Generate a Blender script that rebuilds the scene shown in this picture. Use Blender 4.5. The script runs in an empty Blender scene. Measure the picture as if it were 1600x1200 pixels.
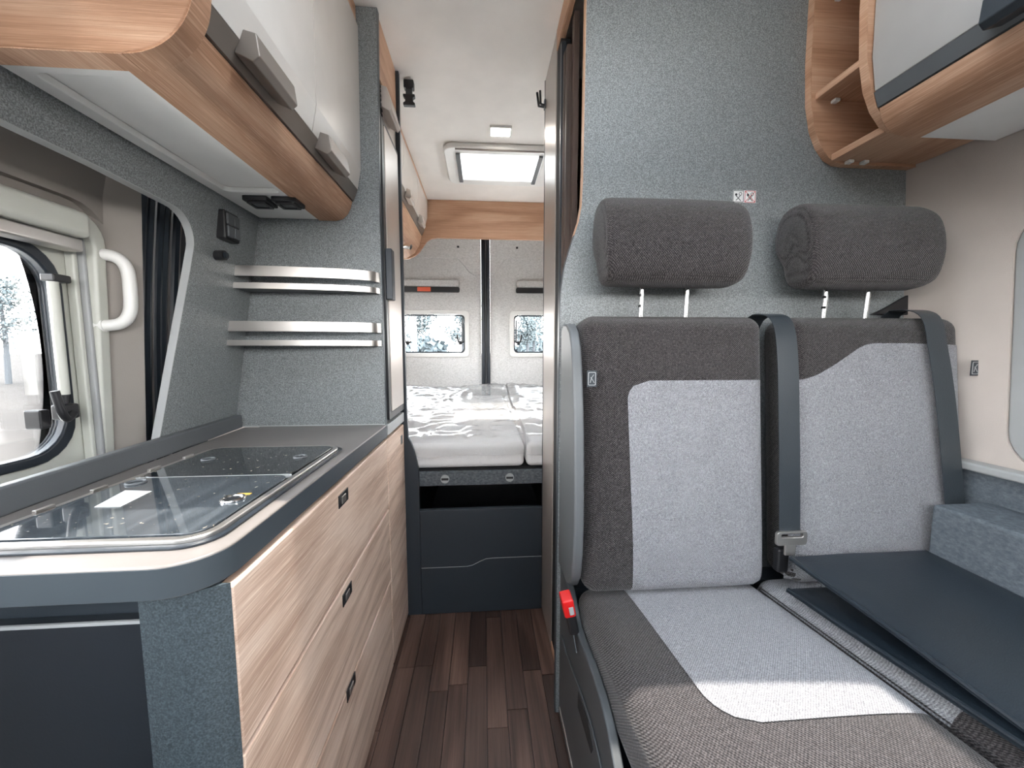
import bpy, bmesh, math, random
from mathutils import Vector, Matrix
random.seed(7)
SC = bpy.context.scene
COL = SC.collection
PI = math.pi

# ------------------------------------------------------------------ camera, world, sun, exposure
cam_d = bpy.data.cameras.new('camera')
cam_d.sensor_width = 36.0
cam_d.lens = 13.5
cam_d.clip_start = 0.02
cam_d.clip_end = 500
cam = bpy.data.objects.new('camera', cam_d)
COL.objects.link(cam)
cam.location = (0, 0, 1.0)
cam.rotation_euler = (math.radians(90 - 5.223), 0, -math.radians(4.289))
SC.camera = cam

world = bpy.data.worlds.new('sky')
SC.world = world
world.use_nodes = True
nt = world.node_tree
nt.nodes.clear()
wo = nt.nodes.new('ShaderNodeOutputWorld')
bg = nt.nodes.new('ShaderNodeBackground')
tc = nt.nodes.new('ShaderNodeTexCoord')
sx = nt.nodes.new('ShaderNodeSeparateXYZ')
rp = nt.nodes.new('ShaderNodeValToRGB')
rp.color_ramp.elements[0].position = 0.0
rp.color_ramp.elements[0].color = (1.0, 0.98, 0.96, 1)
rp.color_ramp.elements[1].position = 0.7
rp.color_ramp.elements[1].color = (0.80, 0.90, 1.0, 1)
nt.links.new(tc.outputs['Generated'], sx.inputs[0])
nt.links.new(sx.outputs['Z'], rp.inputs[0])
nt.links.new(rp.outputs[0], bg.inputs['Color'])
nt.links.new(bg.outputs[0], wo.inputs[0])
bg.inputs['Strength'].default_value = 4.4

sun_d = bpy.data.lights.new('sun', 'SUN')
sun_d.energy = 2.3
sun_d.angle = math.radians(0.6)
sun_d.color = (1.0, 0.93, 0.84)
sun = bpy.data.objects.new('sun', sun_d)
COL.objects.link(sun)
sun.location = (2, -1, 6)
sun.rotation_euler = Vector((-0.045, 0.035, -1.0)).to_track_quat('-Z', 'Y').to_euler()

SC.view_settings.view_transform = 'Standard'
SC.view_settings.look = 'None'
SC.view_settings.gamma = 1.0
SC.view_settings.use_curve_mapping = False
SC.view_settings.exposure = 2.1
SC.cycles.max_bounces = 10
SC.cycles.diffuse_bounces = 6
SC.cycles.transparent_max_bounces = 16
SC.cycles.sample_clamp_indirect = 6.0

# ------------------------------------------------------------------ materials
def hexc(r, g, b):
    f = lambda c: (c / 255 / 12.92) if c / 255 <= 0.04045 else ((c / 255 + 0.055) / 1.055) ** 2.4
    return (f(r), f(g), f(b), 1)

class NT:
    def __init__(s, name):
        s.m = bpy.data.materials.new(name)
        s.m.use_nodes = True
        s.t = s.m.node_tree
        s.t.nodes.clear()
        s.out = s.n('OutputMaterial')
        s.b = s.n('BsdfPrincipled')
        s.l(s.b.outputs[0], s.out.inputs[0])
        s.tc = s.n('TexCoord')
    def n(s, k, **kw):
        nd = s.t.nodes.new('ShaderNode' + k)
        for a, v in kw.items():
            setattr(nd, a, v)
        return nd
    def l(s, a, b):
        s.t.links.new(a, b)
    def mapping(s, scale, src=None):
        mp = s.n('Mapping')
        mp.inputs['Scale'].default_value = scale
        s.l(src or s.tc.outputs['Object'], mp.inputs['Vector'])
        return mp.outputs[0]
    def noise(s, vec, scale, detail=2.0, rough=0.5, dist=0.0):
        nd = s.n('TexNoise')
        nd.inputs['Scale'].default_value = scale
        nd.inputs['Detail'].default_value = detail
        nd.inputs['Roughness'].default_value = rough
        nd.inputs['Distortion'].default_value = dist
        s.l(vec, nd.inputs['Vector'])
        return nd.outputs['Fac']
    def ramp(s, fac, stops):
        r = s.n('ValToRGB')
        e = r.color_ramp.elements
        while len(e) < len(stops):
            e.new(0.5)
        for i, (p, c) in enumerate(stops):
            e[i].position = p
            e[i].color = c
        s.l(fac, r.inputs[0])
        return r.outputs[0]
    def math(s, op, a, b=None):
        m = s.n('Math', operation=op)
        for i, v in enumerate((a, b)):
            if v is None:
                continue
            if isinstance(v, (int, float)):
                m.inputs[i].default_value = v
            else:
                s.l(v, m.inputs[i])
        return m.outputs[0]
    def mix(s, fac, a, b, mode='MIX'):
        m = s.n('Mix', data_type='RGBA', blend_type=mode)
        for i, v in ((0, fac), (6, a), (7, b)):
            if isinstance(v, (int, float)):
                m.inputs[i].default_value = v
            elif isinstance(v, tuple):
                m.inputs[i].default_value = v
            else:
                s.l(v, m.inputs[i])
        return m.outputs[2]
    def bump(s, h, strength, dist=0.001):
        b = s.n('Bump')
        b.inputs['Strength'].default_value = strength
        b.inputs['Distance'].default_value = dist
        s.l(h, b.inputs['Height'])
        s.l(b.outputs[0], s.b.inputs['Normal'])
    def set(s, rough=0.5, metal=0.0, spec=0.5, sheen=0.0):
        s.b.inputs['Roughness'].default_value = rough
        s.b.inputs['Metallic'].default_value = metal
        s.b.inputs['Specular IOR Level'].default_value = spec
        if sheen:
            s.b.inputs['Sheen Weight'].default_value = sheen
        return s.m
    def col(s, c):
        if isinstance(c, tuple):
            s.b.inputs['Base Color'].default_value = c
        else:
            s.l(c, s.b.inputs['Base Color'])

def plain(name, c, rough=0.5, metal=0.0, spec=0.5, grain=0.0, gscale=300):
    t = NT(name)
    f = t.noise(t.tc.outputs['Object'], 9, 3)
    d = tuple(x * 0.93 for x in c[:3]) + (1,)
    t.col(t.ramp(f, [(0.3, d), (0.7, c)]))
    if grain:
        t.bump(t.noise(t.tc.outputs['Object'], gscale, 2), grain)
    return t.set(rough, metal, spec)

def speckle(name, c, lo=0.6, hi=1.6, scale=470, rough=0.45):
    t = NT(name)
    f = t.noise(t.tc.outputs['Object'], scale, 1.5)
    a = tuple(x * lo for x in c[:3]) + (1,)
    b = tuple(min(1, x * hi) for x in c[:3]) + (1,)
    t.col(t.ramp(f, [(0.32, a), (0.5, c), (0.70, b)]))
    t.bump(f, 0.25)
    return t.set(rough, 0, 0.5)

def oak(name, axis, dark, mid, light, lime=0.25, ring=9.0, rough=0.5, rnd=False):
    t = NT(name)
    src = t.tc.outputs['Object']
    if rnd:
        oi = t.n('ObjectInfo')
        va = t.n('VectorMath', operation='ADD')
        cm = t.n('CombineXYZ')
        t.l(t.math('MULTIPLY', oi.outputs['Random'], 37.0), cm.inputs[0])
        t.l(t.math('MULTIPLY', oi.outputs['Random'], 11.0), cm.inputs[2])
        t.l(src, va.inputs[0]); t.l(cm.outputs[0], va.inputs[1])
        src = va.outputs[0]
    i = 'xyz'.index(axis)
    def sc(across, along):
        v = [across] * 3
        v[i] = along
        return tuple(v)
    low = t.noise(t.mapping(sc(5.5, 0.75), src), 1.0, 2.5, 0.45, 0.35)
    rings = t.math('SINE', t.math('MULTIPLY', low, ring * 2 * PI))
    rings = t.math('ADD', t.math('MULTIPLY', rings, 0.5), 0.5)
    streak = t.noise(t.mapping(sc(150, 3.0), src), 1.0, 4, 0.65)
    pores = t.noise(t.mapping(sc(620, 14), src), 1.0, 2, 0.6)
    f = t.math('ADD', t.math('MULTIPLY', rings, 0.30), t.math('MULTIPLY', streak, 0.70))
    base = t.ramp(f, [(0.2, dark), (0.5, mid), (0.78, light)])
    lm = t.ramp(pores, [(0.52, (0, 0, 0, 1)), (0.68, (1, 1, 1, 1))])
    lf = t.math('MULTIPLY', lm, lime)
    pale = tuple(min(1, x * 1.35 + 0.10) for x in light[:3]) + (1,)
    c = t.mix(lf, base, pale)
    dk = t.ramp(pores, [(0.30, (1, 1, 1, 1)), (0.44, (0, 0, 0, 1))])
    c = t.mix(t.math('MULTIPLY', dk, 0.35), c, dark)
    if rnd:
        oi2 = t.n('ObjectInfo')
        hs = t.n('HueSaturation')
        t.l(c, hs.inputs['Color'])
        t.l(t.math('ADD', t.math('MULTIPLY', oi2.outputs['Random'], 0.7), 0.68), hs.inputs['Value'])
        c = hs.outputs[0]
    t.col(c)
    t.bump(pores, 0.22)
    return t.set(rough, 0, 0.4)

def fabric(name, dark, mid, light, cell=0.0052, rough=0.9, bump=0.7):
    t = NT(name)
    sp = t.n('SeparateXYZ')
    t.l(t.tc.outputs['Object'], sp.inputs[0])
    k = 2 * PI / cell
    v = t.math('ADD', sp.outputs['Y'], sp.outputs['Z'])
    a = t.math('SINE', t.math('MULTIPLY', sp.outputs['X'], k))
    b = t.math('SINE', t.math('MULTIPLY', v, k))
    w = t.math('MULTIPLY', a, b)
    n1 = t.noise(t.mapping((260, 620, 620)), 1.0, 1.0)
    n2 = t.noise(t.mapping((620, 260, 260)), 1.0, 1.0)
    f = t.math('ADD', t.math('MULTIPLY', w, 0.17), t.math('MULTIPLY', t.math('ADD', n1, n2), 0.5))
    t.col(t.ramp(f, [(0.30, dark), (0.5, mid), (0.70, light)]))
    t.bump(w, bump, 0.0012)
    return t.set(rough, 0, 0.2, sheen=0.2)

def felt(name, dark, mid, light):
    t = NT(name)
    f = t.noise(t.mapping((90, 90, 150)), 1.0, 4, 0.75)
    t.col(t.ramp(f, [(0.28, dark), (0.5, mid), (0.72, light)]))
    t.bump(t.noise(t.tc.outputs['Object'], 400, 2), 0.5)
    return t.set(0.95, 0, 0.1)

def glass(name, tint=(1, 1, 1, 1), refl=1.0, rough=0.0):
    m = bpy.data.materials.new(name)
    m.use_nodes = True
    t = m.node_tree
    t.nodes.clear()
    o = t.nodes.new('ShaderNodeOutputMaterial')
    tr = t.nodes.new('ShaderNodeBsdfTransparent')
    tr.inputs[0].default_value = tint
    gl = t.nodes.new('ShaderNodeBsdfGlossy')
    gl.inputs['Roughness'].default_value = rough
    fr = t.nodes.new('ShaderNodeFresnel')
    fr.inputs[0].default_value = 1.45
    mu = t.nodes.new('ShaderNodeMath')
    mu.operation = 'MULTIPLY'
    mu.inputs[1].default_value = refl
    mx = t.nodes.new('ShaderNodeMixShader')
    t.links.new(fr.outputs[0], mu.inputs[0])
    t.links.new(mu.outputs[0], mx.inputs[0])
    t.links.new(tr.outputs[0], mx.inputs[1])
    t.links.new(gl.outputs[0], mx.inputs[2])
    t.links.new(mx.outputs[0], o.inputs[0])
    return m

def film(name):
    m = bpy.data.materials.new(name)
    m.use_nodes = True
    t = m.node_tree
    t.nodes.clear()
    o = t.nodes.new('ShaderNodeOutputMaterial')
    tr = t.nodes.new('ShaderNodeBsdfTransparent')
    df = t.nodes.new('ShaderNodeBsdfDiffuse')
    df.inputs[0].default_value = (0.85, 0.85, 0.84, 1)
    gl = t.nodes.new('ShaderNodeBsdfGlossy')
    gl.inputs['Roughness'].default_value = 0.12
    m1 = t.nodes.new('ShaderNodeMixShader')
    m1.inputs[0].default_value = 0.22
    m2 = t.nodes.new('ShaderNodeMixShader')
    lw = t.nodes.new('ShaderNodeFresnel')
    lw.inputs[0].default_value = 1.35
    t.links.new(tr.outputs[0], m1.inputs[1]); t.links.new(df.outputs[0], m1.inputs[2])
    t.links.new(lw.outputs[0], m2.inputs[0])
    t.links.new(m1.outputs[0], m2.inputs[1]); t.links.new(gl.outputs[0], m2.inputs[2])
    t.links.new(m2.outputs[0], o.inputs[0])
    return m

def dusty_glass(name, d0=0.008, d1=0.022):
    t = NT(name)
    a = t.noise(t.tc.outputs['Object'], 170, 1)
    d = t.ramp(a, [(0.72, (0, 0, 0, 1)), (0.76, (1, 1, 1, 1))])
    s = t.noise(t.mapping((40, 4, 4)), 1.0, 3)
    base = t.ramp(s, [(0.35, (d0, d0 * 1.25, d0 * 1.5, 1)), (0.7, (d1, d1 * 1.15, d1 * 1.3, 1))])
    t.col(t.mix(d, base, (0.35, 0.30, 0.24, 1)))
    t.b.inputs['Coat Weight'].default_value = 0.6
    t.b.inputs['Coat Roughness'].default_value = 0.02
    return t.set(0.06, 0, 0.6)

def emit(name, c, st):
    m = bpy.data.materials.new(name)
    m.use_nodes = True
    b = m.node_tree.nodes['Principled BSDF']
    b.inputs['Base Color'].default_value = c
    b.inputs['Emission Color'].default_value = c
    b.inputs['Emission Strength'].default_value = st
    return m

OD, OM, OL = (0.34, 0.175, 0.098, 1), (0.50, 0.285, 0.178, 1), (0.60, 0.38, 0.255, 1)
DD, DM, DL = (0.40, 0.255, 0.185, 1), (0.62, 0.445, 0.345, 1), (0.74, 0.57, 0.465, 1)
M = {}
M['grey'] = speckle('grey_laminate', (0.190, 0.203, 0.207, 1))
M['grey_plain'] = plain('grey_matt', (0.105, 0.112, 0.118, 1), 0.45, grain=0.1)
M['grey_dark'] = plain('anthracite_panel', (0.028, 0.036, 0.045, 1), 0.4, grain=0.08)
M['worktop'] = plain('worktop_laminate', (0.19, 0.172, 0.162, 1), 0.33, grain=0.06, gscale=120)
M['edge_band'] = plain('grey_edge_band', (0.050, 0.062, 0.073, 1), 0.4)
M['pale_edge'] = plain('pale_edge_band', (0.36, 0.37, 0.37, 1), 0.4)
M['post'] = speckle('shaded_grey_laminate', (0.045, 0.059, 0.068, 1))  # darker copy of the grey laminate, post's shade is in the colour
M['flap'] = plain('midnight_laminate', (0.014, 0.018, 0.024, 1), 0.4, grain=0.08)
M['oak_y'] = oak('oak_grain_lengthways', 'y', OD, OM, OL, 0.35, 5.0)
M['oak_x'] = oak('oak_grain_across', 'x', OD, OM, OL, 0.15, 4.0)
M['oak_z'] = oak('oak_grain_upright', 'z', OD, OM, OL, 0.2, 5.0)
M['drawer_oak'] = oak('limed_oak', 'y', DD, DM, DL, 0.4, 8.0)
M['plank'] = oak('walnut_plank', 'y', (0.030, 0.016, 0.012, 1), (0.078, 0.043, 0.032, 1), (0.13, 0.076, 0.058, 1), 0.04, 6.0, 0.42, rnd=True)
M['brown_dark'] = oak('dark_brown_wood', 'z', (0.03, 0.02, 0.016, 1), (0.07, 0.045, 0.035, 1), (0.11, 0.07, 0.055, 1), 0.1, 5.0)
M['cream'] = plain('cream_gloss', (0.72, 0.67, 0.62, 1), 0.22)
M['greige'] = plain('greige_gloss', (0.40, 0.385, 0.37, 1), 0.22)
M['frame_white'] = plain('window_frame_plastic', (0.58, 0.585, 0.53, 1), 0.35)
M['bench_side'] = plain('dark_moulded_plastic', (0.060, 0.066, 0.072, 1), 0.42, grain=0.1)
M['white'] = plain('white_plastic', (0.80, 0.79, 0.76, 1), 0.35)
M['soffit'] = plain('white_soffit', (0.88, 0.87, 0.845, 1), 0.5)
M['ceil'] = plain('ceiling_cloth', (0.86, 0.815, 0.77, 1), 0.85, grain=0.2)
M['lining'] = plain('beige_lining', (0.28, 0.25, 0.228, 1), 0.7, grain=0.15, gscale=500)
M['wallcloth'] = plain('wall_cloth', (0.50, 0.448, 0.41, 1), 0.85, grain=0.3, gscale=450)
M['taupe'] = plain('taupe_metal', (0.24, 0.205, 0.18, 1), 0.35, 0.35)
M['steel'] = plain('brushed_steel', (0.60, 0.57, 0.54, 1), 0.28, 0.9)
M['chrome'] = plain('chrome', (0.8, 0.8, 0.8, 1), 0.12, 1.0)
M['satin'] = plain('satin_taupe', (0.56, 0.50, 0.455, 1), 0.32, 0.35)
M['bath'] = plain('bath_panel', (0.40, 0.355, 0.32, 1), 0.30, 0.3)
M['black'] = plain('black_plastic', (0.014, 0.014, 0.016, 1), 0.4)
M['rubber'] = plain('dark_rubber', (0.016, 0.022, 0.030, 1), 0.35)
M['slot'] = plain('dark_void', (0.006, 0.006, 0.007, 1), 0.8)
M['fab_dark'] = fabric('dark_weave', (0.008, 0.0065, 0.007, 1), (0.031, 0.0265, 0.0275, 1), (0.095, 0.084, 0.085, 1))
M['fab_light'] = fabric('light_weave', (0.13, 0.13, 0.143, 1), (0.24, 0.24, 0.258, 1), (0.38, 0.38, 0.40, 1), 0.0042, bump=0.6)
M['belt'] = plain('belt_webbing', (0.034, 0.041, 0.048, 1), 0.28, grain=0.4, gscale=600)
M['felt'] = felt('grey_felt', (0.48, 0.47, 0.455, 1), (0.66, 0.65, 0.635, 1), (0.78, 0.77, 0.755, 1))
M['felt_dark'] = felt('dark_felt', (0.05, 0.055, 0.06, 1), (0.10, 0.11, 0.12, 1), (0.17, 0.18, 0.19, 1))
M['felt_mid'] = felt('mid_felt', (0.075, 0.088, 0.102, 1), (0.105, 0.122, 0.140, 1), (0.15, 0.17, 0.19, 1))
M['leather'] = plain('dark_leatherette', (0.015, 0.022, 0.030, 1), 0.36, grain=0.35, gscale=420)
M['mattress'] = fabric('mattress_cover', (0.66, 0.64, 0.63, 1), (0.78, 0.76, 0.75, 1), (0.84, 0.82, 0.81, 1), 0.006, bump=0.3)
M['red'] = plain('red_button', (0.62, 0.012, 0.012, 1), 0.35)
M['orange'] = plain('orange_reflector', (0.9, 0.12, 0.04, 1), 0.3)
M['glass'] = glass('window_pane')
M['hatch_glass'] = glass('hatch_pane', (0.97, 0.97, 0.97, 1), 0.4)
M['dusty'] = dusty_glass('dark_glass_lid')
M['sunlit_dusty'] = dusty_glass('sunlit_dusty_lid', 0.03, 0.07)  # dust film made paler, sunlight on the near lid is in the colour
M['film'] = film('clear_film')
M['lamp'] = emit('lamp_diffuser', (1, 0.93, 0.85, 1), 12.0)
M['paper'] = plain('white_paper', (0.8, 0.8, 0.78, 1), 0.7)
M['pink'] = plain('sticker_pink', (0.72, 0.56, 0.55, 1), 0.6)
M['redink'] = plain('red_ink', (0.55, 0.06, 0.07, 1), 0.6)
M['ink'] = plain('black_ink', (0.02, 0.02, 0.025, 1), 0.6)
M['blind'] = plain('pleated_blind', (0.27, 0.29, 0.28, 1), 0.6)
M['yellow'] = plain('yellow_mark', (0.8, 0.45, 0.08, 1), 0.5)
def ground_mat():
    t = NT('dry_field')
    f = t.noise(t.mapping((0.3, 0.3, 0.3)), 1.0, 6, 0.7)
    t.col(t.ramp(f, [(0.3, (0.022, 0.019, 0.017, 1)), (0.6, (0.036, 0.031, 0.027, 1)), (0.8, (0.050, 0.045, 0.040, 1))]))
    return t.set(0.95, 0, 0.1)
M['ground'] = ground_mat()
M['bounce'] = plain('pale_bounce', (0.52, 0.50, 0.47, 1), 0.9)
M['bark'] = plain('bark', (0.08, 0.085, 0.09, 1), 0.9, spec=0.1)
M['leaf'] = plain('pale_leaves', (0.12, 0.145, 0.15, 1), 0.9, spec=0.1)
M['hedge'] = plain('hedge_leaves', (0.12, 0.145, 0.155, 1), 0.9, spec=0.1)

# ------------------------------------------------------------------ geometry helpers
def rr(cu, cv, hu, hv, r, n=7):
    """rounded rectangle loop, counter-clockwise, 4*n points"""
    pts = []
    for (sx_, sy_, a0) in ((1, 1, 0), (-1, 1, 90), (-1, -1, 180), (1, -1, 270)):
        for i in range(n):
            a = math.radians(a0 + 90 * i / (n - 1))
            pts.append((cu + sx_ * (hu - r) + r * math.cos(a), cv + sy_ * (hv - r) + r * math.sin(a)))
    return pts

class MB:
    def __init__(s):
        s.v = []
        s.f = []
    def add(s, vs, fs):
        b = len(s.v)
        s.v += [tuple(p) for p in vs]
        s.f += [tuple(b + i for i in f) for f in fs]
        return s
    def box(s, x0, x1, y0, y1, z0, z1):
        vs = [(x, y, z) for x in (x0, x1) for y in (y0, y1) for z in (z0, z1)]
        return s.add(vs, [(0, 1, 3, 2), (4, 6, 7, 5), (0, 4, 5, 1), (2, 3, 7, 6), (0, 2, 6, 4), (1, 5, 7, 3)])
    def prism(s, poly, fn, a, b):
        """polygon of (u,v), fn(u,v,t)->xyz, extruded t=a..b"""
        n = len(poly)
        vs = [fn(u, v, a) for u, v in poly] + [fn(u, v, b) for u, v in poly]
        fs = [tuple(range(n))[::-1], tuple(range(n, 2 * n))]
        fs += [(i, (i + 1) % n, n + (i + 1) % n, n + i) for i in range(n)]
        return s.add(vs, fs)
    def ring(s, outer, inner, fn, a, b, steps=1):
        n = len(outer)
        vs, fs = [], []
        for t in (a, b):
            for k in range(steps + 1):
                w = k / steps
                for i in range(n):
                    u = outer[i][0] * (1 - w) + inner[i][0] * w
                    v = outer[i][1] * (1 - w) + inner[i][1] * w
                    vs.append(fn(u, v, t))
        L = n * (steps + 1)
        for k in range(steps):
            for i in range(n):
                j = (i + 1) % n
                p, q = k * n, (k + 1) * n
                fs.append((p + i, p + j, q + j, q + i))
                fs.append((L + p + i, L + q + i, L + q + j, L + p + j))
        e = steps * n
        for i in range(n):
            j = (i + 1) % n
            fs.append((i, L + i, L + j, j))
            fs.append((e + i, e + j, L + e + j, L + e + i))
        return s.add(vs, fs)
    def tube(s, path, r, n=10, caps=True):
        pts = [Vector(p) for p in path]
        rs = r if isinstance(r, (list, tuple)) else [r] * len(pts)
        vs, fs = [], []
        a = None
        for i, p in enumerate(pts):
            d = (pts[min(i + 1, len(pts) - 1)] - pts[max(i - 1, 0)]).normalized()
            if a is None:
                a = d.cross(Vector((0, 0, 1)))
                if a.length < 0.05:
                    a = d.cross(Vector((1, 0, 0)))
            a = a - d * a.dot(d)
            a.normalize()
            c = a.cross(d).normalized()
            for k in range(n):
                t = 2 * PI * k / n
                vs.append(p + (a * math.cos(t) + c * math.sin(t)) * rs[i])
        for i in range(len(pts) - 1):
            for k in range(n):
                j = (k + 1) % n
                fs.append((i * n + k, i * n + j, (i + 1) * n + j, (i + 1) * n + k))
        if caps:
            fs.append(tuple(range(n))[::-1])
            fs.append(tuple((len(pts) - 1) * n + k for k in range(n)))
        return s.add(vs, fs)
    def strip(s, path, side, thick):
        """ribbon: path points, per-point half-width vector, per-point thickness vector"""
        vs, fs = [], []
        for p, w, t in zip(path, side, thick):
            p, w, t = Vector(p), Vector(w), Vector(t)
            vs += [p - w, p + w, p + w + t, p - w + t]
        for i in range(len(path) - 1):
            for k in range(4):
                j = (k + 1) % 4
                fs.append((i * 4 + k, i * 4 + j, i * 4 + 4 + j, i * 4 + 4 + k))
        e = (len(path) - 1) * 4
        fs += [(3, 2, 1, 0), (e, e + 1, e + 2, e + 3)]
        return s.add(vs, fs)
    def torus(s, c, R, r, ax='z', n=24, m=8):
        vs, fs = [], []
        for i in range(n):
            a = 2 * PI * i / n
            for k in range(m):
                b = 2 * PI * k / m
                q = ((R + r * math.cos(b)) * math.cos(a), (R + r * math.cos(b)) * math.sin(a), r * math.sin(b))
                q = {'z': q, 'y': (q[0], q[2], q[1]), 'x': (q[2], q[0], q[1])}[ax]
                vs.append((c[0] + q[0], c[1] + q[1], c[2] + q[2]))
        for i in range(n):
            for k in range(m):
                fs.append((i * m + k, ((i + 1) % n) * m + k, ((i + 1) % n) * m + (k + 1) % m, i * m + (k + 1) % m))
        return s.add(vs, fs)
    def cyl(s, a, b, r, n=16):
        return s.tube([a, b], r, n)
    def rbox(s, h, r, mat, crown=None, m=10):
        """rounded box of half sizes h, rounding r; crown(p)->p ; mat Matrix"""
        def coords(hh):
            e = [0, 0.12, 0.3, 0.55, 0.8, 1.0]
            a = [-hh + r * t for t in e]
            inn = [-(hh - r) + 2 * (hh - r) * i / m for i in range(1, m)]
            return a + inn + [-q for q in a[::-1]]
        cs = [coords(q) for q in h]
        bm_v, bm_f = [], []
        idx = {}
        def vid(p):
            key = tuple(round(c, 7) for c in p)
            if key not in idx:
                idx[key] = len(bm_v)
                bm_v.append(Vector(p))
            return idx[key]
        for ax in range(3):
            o1, o2 = [k for k in range(3) if k != ax]
            for sg in (-1, 1):
                for i in range(len(cs[o1]) - 1):
                    for j in range(len(cs[o2]) - 1):
                        q = []
                        for (ii, jj) in ((i, j), (i + 1, j), (i + 1, j + 1), (i, j + 1)):
                            p = [0, 0, 0]
                            p[ax] = sg * h[ax]
                            p[o1] = cs[o1][ii]
                            p[o2] = cs[o2][jj]
                            q.append(vid(p))
                        flip = (sg < 0) != (ax == 1)
                        bm_f.append(q[::-1] if flip else q)
        out = []
        for p in bm_v:
            c = Vector([max(-(h[k] - r), min(h[k] - r, p[k])) for k in range(3)])
            d = p - c
            q = c + d.normalized() * r if d.length > 0 else p
            if crown:
                q = Vector(crown(q))
            out.append(mat @ q)
        return s.add(out, bm_f)

WLOC = {}
def wloc(o):
    return WLOC.get(o.name, Vector((0, 0, 0))) if o else Vector((0, 0, 0))

def obj(name, mb, mat, parent=None, bevel=0.0, segs=2, smooth=40, subsurf=0, kind=None):
    me = bpy.data.meshes.new(name)
    base = wloc(parent)
    vs = [tuple(Vector(v) - base) for v in mb.v]
    loc = Vector((0, 0, 0))
    if parent is None and vs:
        lo = [min(v[k] for v in vs) for k in range(3)]
        hi = [max(v[k] for v in vs) for k in range(3)]
        loc = Vector(((lo[0] + hi[0]) / 2, (lo[1] + hi[1]) / 2, lo[2]))
        vs = [tuple(Vector(v) - loc) for v in vs]
    me.from_pydata(vs, [], mb.f)
    bm = bmesh.new()
    bm.from_mesh(me)
    bmesh.ops.recalc_face_normals(bm, faces=bm.faces)
    bm.to_mesh(me)
    bm.free()
    me.materials.append(M[mat] if isinstance(mat, str) else mat)
    me.polygons.foreach_set('use_smooth', [True] * len(me.polygons))
    me.set_sharp_from_angle(angle=math.radians(smooth))
    o = bpy.data.objects.new(name, me)
    COL.objects.link(o)
    o.location = loc
    if parent:
        o.parent = parent
    WLOC[o.name] = base + loc if parent is None else base
    if bevel:
        b = o.modifiers.new('bevel', 'BEVEL')
        b.width = bevel
        b.segments = segs
        b.limit_method = 'ANGLE'
        b.angle_limit = math.radians(35)
        b.harden_normals = True
    if kind:
        o['kind'] = kind
    return o

def thing(name, label, cat, loc=(0, 0, 0), group=None, kind=None):
    o = bpy.data.objects.new(name, None)
    COL.objects.link(o)
    o.empty_display_size = 0.05
    o.location = loc
    WLOC[o.name] = Vector(loc)
    if label: o['label'] = label
    if cat: o['category'] = cat
    if group: o['group'] = group
    if kind: o['kind'] = kind
    return o

def tag(o, label, cat, group=None):
    o['label'] = label
    o['category'] = cat
    if group: o['group'] = group
    return o

def struct(name, mb, mat, parent=None, **k):
    o = obj(name, mb, mat, parent, **k)
    if parent is None: o['kind'] = 'structure'
    return o

XY = lambda u, v, t: (u, v, t)
XZ = lambda u, v, t: (u, t, v)
YZ = lambda u, v, t: (t, u, v)
lerp = lambda a, b, t: a + (b - a) * t
def arc(cx, cy, r, a0, a1, n=8):
    return [(cx + r * math.cos(math.radians(lerp(a0, a1, i / n))), cy + r * math.sin(math.radians(lerp(a0, a1, i / n)))) for i in range(n + 1)]
def interp(x, pts):
    if x <= pts[0][0]: return pts[0][1]
    for (a, b), (c, d) in zip(pts, pts[1:]):
        if x <= c:
            return lerp(b, d, (x - a) / (c - a))
    return pts[-1][1]
def smoothpath(pts, n=6):
    """Catmull-Rom"""
    P = [Vector(p) for p in pts]
    out = []
    for i in range(len(P) - 1):
        p0, p1, p2, p3 = P[max(i - 1, 0)], P[i], P[i + 1], P[min(i + 2, len(P) - 1)]
        for k in range(n):
            t = k / n
            out.append(0.5 * ((2 * p1) + (p2 - p0) * t + (2 * p0 - 5 * p1 + 4 * p2 - p3) * t * t + (-p0 + 3 * p1 - 3 * p2 + p3) * t ** 3))
    out.append(P[-1])
    return out

# ------------------------------------------------------------------ outside ground
tag(obj('field', MB().add([(-150, -150, -0.6), (150, -150, -0.6), (150, 150, -0.6), (-150, 150, -0.6)], [(0, 1, 2, 3)]), 'ground', kind='structure'), 'dry pale field around the van', 'ground')

tag(obj('bounce_slab', MB().box(-5.2, 5.4, -7, 7.5, -0.62, -0.56), 'bounce', kind='structure'), 'added pale slab around the van that bounces daylight inside', 'ground')  # slab added out of view to bounce daylight onto the ceiling

# ------------------------------------------------------------------ floor
fl = struct('floor', MB().box(-0.92, 1.2, -0.6, 3.1, -0.05, -0.006), 'grey_dark')
pw = 0.0565
x = -0.335
row = 0
while x < 0.29:
    y = 0.0 - random.uniform(0.05, 0.45)
    while y < 1.42:
        ln = random.uniform(0.34, 0.52)
        y1 = min(y + ln, 1.44)
        if y1 - y > 0.03:
            obj('plank', MB().box(x + 0.0006, x + pw - 0.0006, y + 0.0006, y1 - 0.0006, -0.006, random.uniform(-0.0003, 0.0003)), 'plank', fl, bevel=0.0007, segs=1)
        y = y1
    x += pw
    row += 1

# ------------------------------------------------------------------ ceiling with roof hatch hole
HC = (0.095, 2.01, 0.215, 0.150)      # hatch opening
ce_out = [(px_, (lerp(0.59, 0.42, (px_ + 0.92) / 2.12) if py_ < 1 else py_)) for px_, py_ in rr(0.14, 1.82, 1.06, 1.33, 0.001)]  # unseen front edge slanted to shape the sun patch
ce = struct('ceiling', MB().ring(ce_out, rr(HC[0], HC[1], HC[2], HC[3], 0.02), XY, 1.92, 1.96), 'ceil')

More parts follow.
